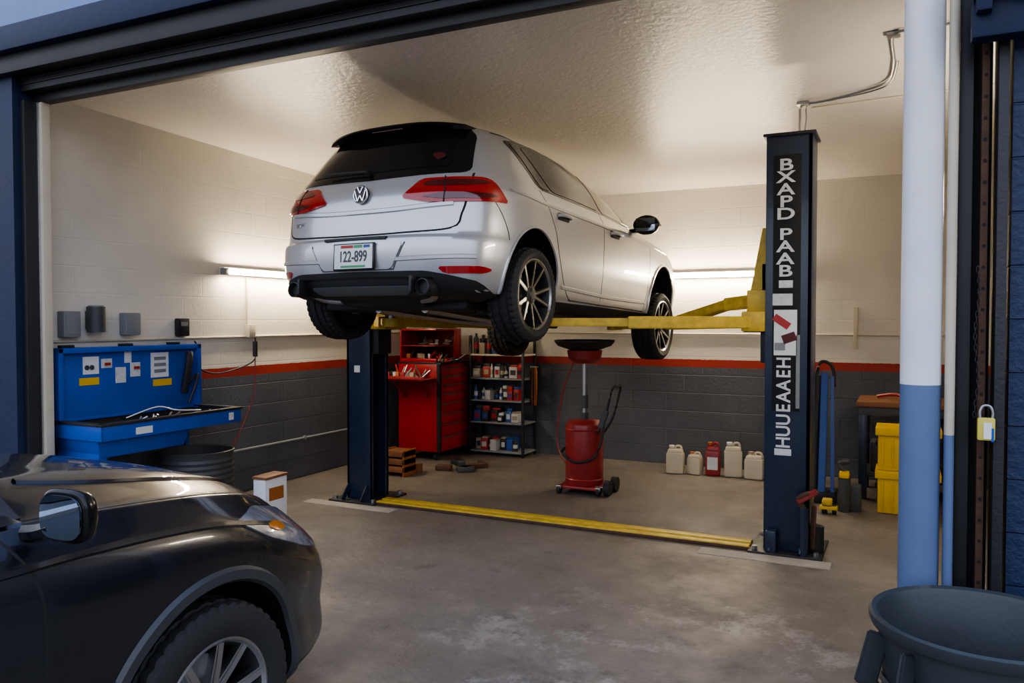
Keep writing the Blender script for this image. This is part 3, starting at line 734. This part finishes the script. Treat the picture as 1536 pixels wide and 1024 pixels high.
def arm(p0,p1,lift):
    p0=Vector(p0);p1=Vector(p1); d=(p1-p0).normalized(); m=p0.lerp(p1,.55)
    q.cyl(p0+Vector((0,0,-.07)),p0+Vector((0,0,.07)),.065,darksteel)
    q.beam(p0-d*.06,m,.13,.085,yellow); q.beam(m-d*.3,p1,.095,.06,yellow)
    q.cyl(p1+Vector((0,0,-.035)),p1+Vector((0,0,.03)),.07,yellow); q.cyl(p1+Vector((0,0,.03)),p1+Vector((0,0,lift)),.035,steel); q.cyl(p1+Vector((0,0,lift)),p1+Vector((0,0,lift+.02)),.06,rubber)
Z=1.585
arm((PXR-.24,PY-.10,Z),(-2.42,5.22,Z),.07)
arm((PXR-.24,PY+.10,Z),(-2.36,6.98,Z-.04),.03)
arm((PXL+.22,PY-.10,Z),(-3.60,5.22,Z),.07)
arm((PXL+.22,PY+.10,Z),(-3.56,6.98,Z-.04),.03)
q.beam((PXR-.25,PY+.02,1.735),(PXR-.45,PY+.10,1.715),.13,.09,yellow); q.beam((PXR-.42,PY+.08,1.72),(PXR-.86,PY+.34,1.60),.11,.07,yellow)
q.bx((PXL+.22,PY-.21,0),(PXR-.24,PY-.02,.026),rust,.008)
q.bx((PXL+.23,PY-.205,.0),(PXR-.24,PY-.145,.036),yellow,.008); q.bx((PXL+.23,PY-.12,.0),(PXR-.24,PY-.035,.040),yellow,.008)
q.cyl((PXR+.12,PY-.22,.018),(PXR+.12,PY-.22,.34),.03,navyl); q.tube([(PXR+.12,PY-.22,.33),(PXR+.09,PY-.23,.40),(PXR+.16,PY-.23,.44)],.022,rust); q.beam((PXR+.08,PY-.23,.38),(PXR+.2,PY-.23,.46),.04,.04,dred)
q.box((PXR-.09,PY-.21,.09),(.07,.08,.15),navyl,.01); q.cyl((PXR+.19,PY-.1,.02),(PXR+.19,PY-.1,.20),.05,darksteel)
q.beam((PXR+.17,PY-.17,.05),(PXR+.18,PY-.16,.35),.03,.03,rust)
yf=PY-.162
q.bx((PXR-.10,yf-.004,.98),(PXR+.08,yf+.002,2.72),seam,.003)
def letter(ch,z,size=.14,x=PXR-.02,rot=0,sx=1.2,mat=sticker): q.text(ch,size,Matrix.Translation((x,yf-.006,z))@FACE_S@Matrix.Rotation(R(rot),4,'Z')@Matrix.Diagonal((sx,.78,1,1)),mat,.0012,bold=.018)
for i,ch in enumerate('BXAPD'): letter(ch,2.65-i*.083)
for i,ch in enumerate('PAAB'): letter(ch,2.18-i*.083)
q.bx((PXR-.06,yf-.0065,1.82),(PXR+.03,yf-.003,1.87),sticker,0)
q.bx((PXR-.10,yf-.0065,1.70),(PXR+.03,yf-.003,1.78),sticker,0)
q.bx((PXR-.09,yf-.0065,1.36),(PXR+.06,yf-.003,1.67),whiteplate,0)
q.box((PXR-.04,yf-.008,1.59),(.12,.002,.05),sup[0],0,ry=R(35)); q.box((PXR+.01,yf-.008,1.48),(.09,.002,.06),darklens,0,ry=R(-20)); q.box((PXR-.05,yf-.008,1.42),(.07,.002,.05),gbox,0)
for i,ch in enumerate('HEAAEUUH'): letter(ch,1.31-i*.078,.165,rot=90,sx=.68)
q.bx((PXR+.055,yf-.0065,1.0),(PXR+.08,yf-.003,1.5),gbox,0)
q.bx((PXR-.08,yf-.0065,.675),(PXR+.03,yf-.003,.72),sticker,0)
q.bx((PXL-.04,PY-.144,1.14),(PXL+.02,PY-.138,1.20),sticker,0)
lift=q.done()
simple('concrete_pad',(PXR-.55,PY-.42,-.02),(PXR+.30,PY-.262,.004),pconc)
simple('concrete_pad',(PXL-.42,PY-.40,-.02),(PXL+.5,PY-.262,.004),pconc)

# ================================================================== LAMPS
def lampfix(name,p1,p2,n,tm=None):
    q=B(name); p1=Vector(p1);p2=Vector(p2); n=Vector(n)
    q.beam(p1,p2,.06,.06,white,.006)
    q.cyl(p1+n*.06+(p2-p1)*.02,p2+n*.06-(p2-p1)*.02,.020,tm or tubem,seg=16)
    for p in (p1,p2): q.box(p+n*.04,(.06,.05,.06),gbox,.006)
    q.done()
lampfix('added_fill_lamp',(XL+.045,5.28,2.04),(XL+.045,6.75,2.04),(1,0,-.15))
lampfix('added_fill_lamp',(-2.5,YB-.045,2.09),(-1.1,YB-.045,2.09),(0,-1,-.15))
lampfix('added_fill_lamp',(XR-.045,4.6,2.3),(XR-.045,6.0,2.3),(-1,0,-.15),tubefill)  # added fixture, out of view on the right wall, to brighten the interior

# ================================================================== PARTS WASHER
q=B('parts_washer')
x0=XL+.04; yA,yB_=3.66,4.94
q.bx((x0+.02,yA+.02,.88),(x0+.07,yB_-.02,1.385),blue,.012)
for a,bb in (((x0+.0,yA,.86),(x0+.12,yA+.04,1.40)),((x0+.0,yB_-.04,.86),(x0+.12,yB_,1.40)),((x0,yA,1.36),(x0+.12,yB_,1.40))): q.bx(a,bb,blue,.006)
X0,X1,Y0,Y1=x0+.02,-4.90,3.66,4.94
V=[]
for z,i in ((.87,0),(.87,.03),(.79,.05)):
    V+=[(X0+i,Y0+i,z),(X1-i,Y0+i,z),(X1-i,Y1-i,z),(X0+i,Y1-i,z)]
F=[(0,1,5,4),(1,2,6,5),(2,3,7,6),(3,0,4,7),(4,5,9,8),(5,6,10,9),(6,7,11,10),(7,4,8,11),(8,9,10,11)]
q.mesh(V,F,plastic)
q.bx((X1-.02,Y0,.765),(X1,Y1,.875),blue,.006); q.bx((X0,Y0,.765),(X1,Y0+.02,.875),blue,.006); q.bx((X0,Y1-.02,.765),(X1,Y1,.875),blue,.006)
q.bx((X0,Y0,.865),(X0+.05,Y1,.89),blue,.004)
for a,bb in (((X1-.045,Y0-.01,.868),(X1+.012,Y1+.01,.888)),((X0,Y0-.01,.868),(X1,Y0+.04,.888)),((X0,Y1-.04,.868),(X1,Y1+.01,.888))): q.bx(a,bb,plastic,.005)
q.box(((X0+X1)/2-.04,(Y0+Y1)/2-.22,.70),(.48,.80,.13),blue,.01,taper=.9)
q.bx((X0+.02,Y0+.08,.0),(X0+.06,Y0+.12,.77),blue,.003); q.bx((X0+.02,Y1-.14,0),(X0+.06,Y1-.10,.77),blue,.003)
q.bx((X0,Y0+.05,.45),(X1-.1,Y0+.12,.77),blue,.01)
def lab(y,z,w,h,m): q.bx((x0+.068,y-.05,z),(x0+.074,y-.05+w,z+h),m,0)
lab(3.93,1.20,.13,.13,white); lab(3.90,1.12,.16,.055,yell2); lab(4.08,1.24,.09,.07,sticker); lab(4.20,1.12,.09,.12,sticker); lab(4.28,1.27,.06,.09,white); lab(4.33,1.16,.09,.11,sticker); lab(4.52,1.14,.17,.2,white); lab(4.54,1.07,.18,.055,yell2)
for y in (3.93,3.97): q.cyl((x0+.075,y-.02,1.25),(x0+.08,y-.02,1.25),.018,dgbox)
for i in range(3): q.bx((x0+.073,4.50,1.18+i*.05),(x0+.078,4.61,1.205+i*.05),gbox,0)
q.box((x0+.085,4.075,1.27),(.004,.05,.02),sup[0],0); q.box((x0+.085,4.33,1.23),(.004,.05,.02),sup[0],0)
for y in (3.76,4.25,4.70): q.box((x0+.06,y,1.41),(.05,.10,.02),plastic,.004)
q.box((X1+.004,4.0,.81),(.004,.14,.05),whiteplate,0); q.box((X1+.004,4.83,.82),(.004,.05,.06),sticker,0)
q.tube([(x0+.09,4.78,1.0),(x0+.14,4.79,1.25),(x0+.12,4.81,1.33)],.03,plastic); q.tube([(x0+.1,4.78,1.05),(x0+.2,4.83,1.15),(x0+.2,4.73,.92)],.012,plastic)
for i in range(14):
    x=random.uniform(X0+.12,X1-.12); y=random.uniform(4.1,4.8); a=random.uniform(0,3); L=random.uniform(.05,.14)
    q.cyl((x,y,.80),(x+L*math.cos(a),y+L*math.sin(a),.86),.008,steel,seg=8)
q.tube([(X0+.1,4.2,.85),(X0+.2,4.4,.92),(X0+.3,4.5,.89),(X0+.4,4.65,.88)],.008,steel)
q.done()
q=B('oil_drum')
q.rev([(0,0),(.27,0),(.275,.02)]+[(.275+(.010 if k%2 else 0),.03+k*.022) for k in range(23)]+[(.285,.555),(.29,.565),(.28,.57),(.27,.56),(.26,.1),(0,.1)],dgbox,Matrix.Translation((-5.06,4.62,0)),seg=48)
q.done()
def wbox(name,y,z,w,h,mat,d=.08):
    q=B(name); q.bx((XL+.002,y,z-h/2),(XL+d,y+w,z+h/2),mat,.01); q.bx((XL+d,y+.015,z-h/2+.02),(XL+d+.004,y+w-.015,z+h/2-.02),mat,.002); return q
wbox('electrical_box',3.76,1.57,.135,.19,gbox).done(); wbox('electrical_box',4.27,1.57,.14,.175,gbox).done()
q=B('soap_dispenser'); q.cyl((XL+.075,4.02,1.51),(XL+.075,4.02,1.70),.065,dgbox); q.cyl((XL+.075,4.02,1.70),(XL+.075,4.02,1.71),.055,gbox); q.bx((XL+.002,3.98,1.53),(XL+.075,4.07,1.67),dgbox,.01); q.done()
q=wbox('phone',4.80,1.54,.12,.15,plastic,.05); q.bx((XL+.05,4.825,1.55),(XL+.056,4.895,1.585),gbox,0); q.done()
q=B('electrical_conduit')
q.tube([(XL+.012,3.68,1.445),(XL+.012,4.4,1.445),(XL+.012,5.9,1.45),(XL+.012,8.7,1.45)],.011,cream,smooth=False)
q.tube([(XL+.012,5.62,2.0),(XL+.012,5.62,1.52)],.010,cream); q.box((XL+.032,5.64,1.50),(.06,.08,.12),cream,.008)
q.done()
q=B('power_cable')
q.tube([(XL+.07,5.66,1.44),(XL+.07,5.67,1.3),(XL+.05,5.62,1.2),(XL+.08,5.2,1.13),(XL+.05,5.0,1.2),(XL+.05,5.0,1.36),(XL+.05,4.97,1.42)],.007,plastic)
q.cyl((XL+.07,5.66,1.26),(XL+.07,5.66,1.40),.022,plastic)
q.tube([(XL+.07,5.66,1.25),(XL+.07,5.63,.9),(XL+.06,5.45,.55),(XL+.06,5.2,.25),(XL+.08,5.05,.05)],.005,dred)
q.done()
q=B('air_line_pipe'); q.tube([(XL+.022,4.95,.012),(XL+.022,4.95,.35),(XL+.022,5.0,.40),(XL+.022,7.7,.40)],.012,gbox,smooth=False)
for y in (5.2,6.4,7.6): q.box((XL+.018,y,.40),(.030,.03,.04),gbox,.002)
q.done()
q=B('electrical_conduit'); q.tube([(XL+.9,YB-.012,1.45),(XR-.1,YB-.012,1.45)],.010,cream); q.box((-.42,YB-.018,1.52),(.04,.03,.42),cream,.004); q.done()
q=B('ceiling_conduit')
q.tube([(-.66,5.93,2.872),(-.66,5.95,3.0),(-.645,5.96,zc(5.96)-.02),(-.5,5.9,zc(5.9)-.025),(-.25,5.8,zc(5.8)-.015),(-.10,5.65,zc(5.65)-.015),(-.06,5.3,zc(5.3)-.015),(-.06,4.85,zc(4.85)-.015),(.06,4.8,zc(4.8)-.015),(.4,4.78,zc(4.8)-.015)],.008,steel)
q.tube([(-.63,5.93,2.872),(-.62,5.97,3.0),(-.61,5.99,zc(5.99)-.015),(-.45,5.94,zc(5.94)-.012),(-.2,5.84,zc(5.84)-.012),(-.08,5.68,zc(5.68)-.012),(-.04,5.3,zc(5.3)-.012)],.005,steel)
q.box((-.64,5.96,zc(5.96)-.012),(.08,.08,.02),steel,.004); q.box((-.06,4.85,zc(4.85)-.012),(.07,.07,.02),steel,.004)
q.tube([(-.6,6.1,zc(6.1)-.006),(.7,6.0,zc(6)-.006)],.005,cream)
q.done()

# ================================================================== TOOL CABINET
q=B('red_tool_cabinet')
ax,bx_,ay,by=-5.24,-4.69,7.74,8.60
q.bx((ax,ay,.10),(bx_,by,1.10),red,.012)
zs_=(.14,.29,.43,.55,.67,.78,.88,.98,1.08)
for i in range(8):
    z=zs_[i]; h=zs_[i+1]-z-.014
    q.bx((bx_,ay+.035,z),(bx_+.016,by-.03,z+h),red,.004); q.bx((bx_+.014,ay+.06,z+h-.018),(bx_+.028,by-.06,z+h-.006),dgbox,.002)
q.bx((bx_-.001,ay+.0,.1),(bx_+.012,ay+.028,1.10),seam,.002); q.bx((bx_-.03,ay-.004,.1),(bx_+.004,ay+.01,1.10),seam,.002)
for a in (ax+.08,bx_-.08):
    for c in (ay+.08,by-.08): q.cyl((a-.02,c,.05),(a+.02,c,.05),.05,rubber)
q.bx((ax-.005,ay-.005,1.10),(bx_+.02,by,1.118),plastic,.004)
u0,u1,v0,v1=ax+.0,bx_-.06,ay+.03,by-.25
q.bx((u0,v0,1.118),(u1,v1,1.16),red,.004); q.bx((u0,v1-.02,1.118),(u1,v1,1.50),red,.005); q.bx((u0,v0,1.118),(u0+.02,v1,1.50),red,.005); q.bx((u0,v0,1.48),(u1,v1,1.50),red,.004); q.bx((u1-.02,v1-.16,1.118),(u1,v1,1.48),red,.004)
q.bx((u0+.02,v0,1.30),(u1-.02,v1-.02,1.31),dred,.002)
q.bx((ax-.04,ay-.30,.925),(bx_-.04,ay-.006,.945),dred,.005); q.bx((ax-.04,ay-.30,.925),(bx_-.04,ay-.285,.975),dred,.004); q.beam((ax+.1,ay-.004,.72),(ax+.1,ay-.25,.925),.02,.02,dred,.002); q.beam((bx_-.15,ay-.004,.72),(bx_-.15,ay-.25,.925),.02,.02,dred,.002)
def clutter(n,xa,xb,ya,yb,z,hh):
    for i in range(n):
        x=random.uniform(xa,xb);y=random.uniform(ya,yb);a=random.uniform(0,3)
        if i%3==0: q.box((x,y,z+hh*.25),(random.uniform(.03,.08),random.uniform(.03,.08),hh*.5),random.choice([sup[2],sup[0],dgbox,sup[7],sup[5]]),.004,rz=a)
        else: q.cyl((x,y,z+.012),(x+.1*math.cos(a),y+.08*math.sin(a),z+.012+random.uniform(0,hh)),.009,random.choice([steel,sup[0],dgbox,steel]),seg=8)
clutter(26,ax,bx_-.12,ay-.24,ay-.05,.945,.14); clutter(12,u0+.05,u1-.08,v0+.04,v1-.1,1.16,.1); clutter(10,u0+.05,u1-.08,v0+.04,v1-.1,1.31,.12); clutter(14,u1+.01,bx_-.01,ay+.05,by-.3,1.118,.08)
q.done()

# SHELF
q=B('steel_shelf_rack')
sx0,sx1,sy0,sy1=-4.64,-3.92,8.34,8.70
for x in (sx0,sx1-.03):
    for y in (sy0,sy1-.03): q.bx((x,y,0),(x+.03,y+.03,1.42),darksteel,.003)
SH=(.06,.40,.66,.92,1.20)
for z in SH: q.bx((sx0,sy0,z-.02),(sx1,sy1,z),cream if z>1 else gbox,.003)
for i in range(5): q.tube([(sx1+.01+i*.014,8.55,1.05),(sx1+.02+i*.018,8.5,.8),(sx1+.01+i*.014,8.54,.60)],.010,random.choice([plastic,brown,sup[5]]))
q.cyl((sx1-.01,8.55,1.05),(sx1+.09,8.55,1.05),.008,steel)
q.done()
q=B('shelf_supplies')
for z in SH:
    top=.29 if z>1 else (.29 if z<.1 else .20)
    x=sx0+.04
    while x<sx1-.07:
        w=random.uniform(.03,.12); h=random.uniform(.35,1)*top; y=sy0+random.uniform(.005,.09); m=random.choice(supd)
        if w+x>sx1-.03: break
        z_=z+.001
        if w<.065:
            q.rev([(0,0),(w/2,0),(w/2,h*.72),(w*.22,h*.86),(w*.2,h),(0,h)],m,Matrix.Translation((x+w/2,y+w/2,z_)),seg=14)
            q.cyl((x+w/2,y+w/2,z_+h*.25),(x+w/2,y+w/2,z_+h*.55),w/2+.001,random.choice(supd),seg=14,cap=False)
        else:
            h=min(h,.13); rz=random.uniform(-.12,.12)
            q.box((x+w/2,y+.1,z_+h/2),(w*.93,.18,h),m,.004,rz=rz); q.box((x+w/2+math.sin(rz)*.09,y+.1-.0905,z_+h*.5),(w*.6,.006,h*.45),random.choice(supd),0,rz=rz)
            h2=random.uniform(.02,.06)
            if h+h2<top: q.box((x+w/2,y+.1,z_+h+h2/2),(w*.85,.14,h2),random.choice(supd),.004,rz=random.uniform(-.3,.3))
        x+=w+random.uniform(.0,.014)
q.done()

# OIL DRAIN
q=B('oil_drain_tank')
ox,oy=-2.66,7.0; Mo=Matrix.Translation((ox,oy,0))
q.rev([(0,.07),(.165,.07),(.178,.09),(.178,.60),(.172,.635),(.14,.665),(.05,.68),(0,.68)],dred,Mo,seg=40)
for z in (.12,.58): q.rev([(.178,z),(.184,z+.008),(.178,z+.016)],dred,Mo,seg=40)
q.cyl((ox,oy,.66),(ox,oy,.74),.04,dgbox); q.cyl((ox,oy,.7),(ox,oy,1.26),.024,steel); q.cyl((ox,oy,.78),(ox,oy,.90),.035,dgbox)
q.rev([(0,1.20),(.10,1.20),(.15,1.24),(.165,1.32),(.155,1.32),(.13,1.25),(0,1.22)],dred,Mo,seg=36)
q.rev([(.10,1.31),(.25,1.36),(.285,1.40),(.285,1.415),(.27,1.41),(.24,1.375),(.09,1.33)],plastic,Mo,seg=12)
q.bx((ox-.20,oy-.20,.05),(ox+.20,oy+.20,.075),dred,.01)
for dx,dy in ((-.17,-.2),(.2,-.17),(-.2,.17),(.17,.2)):
    q.cyl((ox+dx-.015,oy+dy,.04),(ox+dx+.015,oy+dy,.04),.04,rubber); q.box((ox+dx,oy+dy,.065),(.05,.05,.03),steel,.004)
q.cyl((ox+.24,oy-.1,.07),(ox+.29,oy-.1,.07),.07,rubber); q.cyl((ox+.24,oy+.1,.07),(ox+.29,oy+.1,.07),.07,rubber); q.cyl((ox+.15,oy-.1,.07),(ox+.28,oy-.1,.07),.012,steel)
q.tube([(ox+.16,oy-.10,.55),(ox+.24,oy-.12,.70),(ox+.31,oy-.12,.97),(ox+.33,oy,.99),(ox+.31,oy+.12,.97),(ox+.24,oy+.12,.70),(ox+.16,oy+.10,.55)],.011,plastic)
q.tube([(ox-.18,oy-.05,.40),(ox-.16,oy-.16,.36),(ox+.0,oy-.20,.30),(ox+.16,oy-.14,.36),(ox+.22,oy-.1,.6),(ox+.22,oy-.1,.75)],.012,plastic)
q.beam((ox+.2,oy-.12,.62),(ox+.26,oy-.12,.78),.05,.05,dgbox)
q.tube([(ox-.12,oy+.1,1.27),(ox-.30,oy+.2,.9),(ox-.36,oy+.2,.4),(ox-.22,oy+.12,.2)],.007,dred)
q.done()

def jug(x,y,w,h,mat,cap,lab=None,rz=0):
    q=B('plastic_jug')
    q.box((0,0,h*.38),(w,w*.72,h*.76),mat,.025)
    q.box((0,0,h*.80),(w*.8,w*.55,h*.16),mat,.02,taper=1.15)
    q.cyl((-w*.2,0,h*.86),(-w*.2,0,h*.96),w*.14,mat); q.cyl((-w*.2,0,h*.94),(-w*.2,0,h*1.0),w*.16,cap)
    q.tube([(w*.0,0,h*.86),(w*.05,0,h*.97),(w*.3,0,h*.97),(w*.38,0,h*.80)],.012,mat)
    if lab: q.box((0,-w*.36,h*.38),(w*.7,.004,h*.38),lab,0)
    o=q.done(); o.location=(x,y,0); o.rotation_euler=(0,0,rz)
jug(-2.12,8.25,.18,.29,cream,white,None,.1); jug(-1.92,8.28,.15,.23,cream,sup[5],None,-.2); jug(-1.74,8.30,.15,.34,dred,sup[5],sticker,.1); jug(-1.54,8.32,.18,.35,cream,white,None,.2); jug(-1.32,8.30,.19,.27,cream,sup[7],None,-.1)

q=B('workbench')
q.bx((-.36,7.75,.83),(.55,8.45,.875),brown,.006); q.bx((-.34,7.78,.75),(.53,8.43,.83),dgbox,.004)
for x in (-.34,.45):
    for y in (7.78,8.35): q.bx((x,y,0),(x+.07,y+.07,.76),navyl,.006)
q.bx((-.32,7.8,.2),(.5,8.4,.23),darksteel,.004); q.bx((-.25,7.9,.23),(.0,8.2,.5),dgbox,.02)
q.tube([(-.2,8.2,.89),(-.05,8.1,.92),(.1,8.0,.89),(.3,8.1,.93)],.015,sup[0])
q.done()
def crate(z):
    q=B('yellow_crate'); x0,x1,y0,y1=-.19,.30,7.25,7.62
    q.bx((x0+.02,y0+.02,z),(x1-.02,y1-.02,z+.30),yell2,.015); q.bx((x0,y0,z+.29),(x1,y1,z+.355),yell2,.008)
    for i in range(6): q.bx((x0+.05+i*.075,y0+.01,z+.03),(x0+.065+i*.075,y0+.022,z+.28),yell2,.002)
    q.box((-.19+.005,7.43,z+.21),(.01,.12,.04),seam,0)
    q.done()
crate(0.0); crate(.357)
q=B('trolley_jack')
q.beam((-.62,7.45,.03),(-.62,7.7,1.12),.06,.05,dblue); q.beam((-.53,7.45,.03),(-.56,7.7,1.10),.03,.03,dblue); q.cyl((-.68,7.6,.1),(-.68,7.7,1.1),.035,plastic)
q.tube([(-.7,7.7,1.05),(-.66,7.72,1.22),(-.56,7.72,1.18),(-.54,7.7,1.0)],.015,plastic)
q.bx((-.74,7.42,.0),(-.50,7.70,.10),plastic,.02)
q.done()
q=B('engine_stand')
q.bx((-.60,7.02,.03),(-.46,7.10,.07),yellow,.012); q.box((-.54,7.06,.10),(.08,.10,.05),yellow,.015); q.cyl((-.42,7.2,.0),(-.42,7.2,.28),.05,dgbox); q.box((-.42,7.2,.31),(.08,.09,.06),yell2,.02); q.tube([(-.42,7.2,.34),(-.46,7.2,.40),(-.38,7.2,.42)],.02,dgbox); q.cyl((-.58,7.06,.04),(-.54,7.06,.04),.04,rubber); q.cyl((-.50,7.06,.04),(-.47,7.06,.04),.04,rubber)
q.box((-.35,7.28,.11),(.12,.12,.22),dgbox,.02)
q.done()
q=B('cardboard_box'); q.bx((-4.50,4.66,0),(-4.38,4.90,.37),white,.004); q.box((-4.44,4.78,.382),(.14,.26,.02),brown,.003,rz=.05); q.bx((-4.38,4.70,.2),(-4.377,4.86,.3),sup[5],0); q.done()
q=B('wooden_crate')
for z in (.04,.12,.20): q.bx((-4.80,6.80,z),(-4.54,7.02,z+.06),brown,.004)
for x in (-4.80,-4.56): q.bx((x,6.80,0),(x+.02,7.02,.27),sup[5],.003)
q.done()
q=B('timber_block'); q.box((-4.78,7.10,.045),(.5,.08,.09),brown,.006); q.done()
q=B('scrap_parts')
for i in range(9): q.box((random.uniform(-4.5,-4.1),random.uniform(7.3,8.2),.028),(random.uniform(.08,.25),random.uniform(.05,.15),.055),random.choice([dgbox,rust,darksteel,rust]),.01,rz=random.uniform(0,3))
q.done()

# ================================================================== LIGHT
w=bpy.data.worlds.new('World'); bpy.context.scene.world=w; w.use_nodes=True; nt=w.node_tree; bg=nt.nodes['Background']
tc=nt.nodes.new('ShaderNodeTexCoord'); sp=nt.nodes.new('ShaderNodeSeparateXYZ'); nt.links.new(tc.outputs['Generated'],sp.inputs[0])
cr=nt.nodes.new('ShaderNodeValToRGB'); e=cr.color_ramp.elements
e[0].position=0; e[0].color=(.10,.10,.11,1); e[1].position=1; e[1].color=(.38,.50,.85,1)
k=cr.color_ramp.elements.new(.49); k.color=(.14,.14,.15,1)
k=cr.color_ramp.elements.new(.52); k.color=(.42,.44,.48,1)
k=cr.color_ramp.elements.new(.57); k.color=(.85,.90,1.0,1)
mr=nt.nodes.new('ShaderNodeMapRange'); mr.inputs[1].default_value=-1; nt.links.new(sp.outputs[2],mr.inputs[0]); nt.links.new(mr.outputs[0],cr.inputs[0]); nt.links.new(cr.outputs[0],bg.inputs[0]); bg.inputs[1].default_value=2.15

# ================================================================== CAMERA
cd=bpy.data.cameras.new('Camera'); cam=bpy.data.objects.new('Camera',cd); bpy.context.scene.collection.objects.link(cam)
cam.location=(0,0,1.6); cam.rotation_euler=(R(90-1.53),0,R(26)); cd.sensor_width=36; cd.lens=36*1200/1536; cd.clip_start=.05
bpy.context.scene.camera=cam
vs=bpy.context.scene.view_settings
try:
    vs.view_transform='AgX'; vs.look='AgX - Medium High Contrast'
except Exception as ex: print(ex)
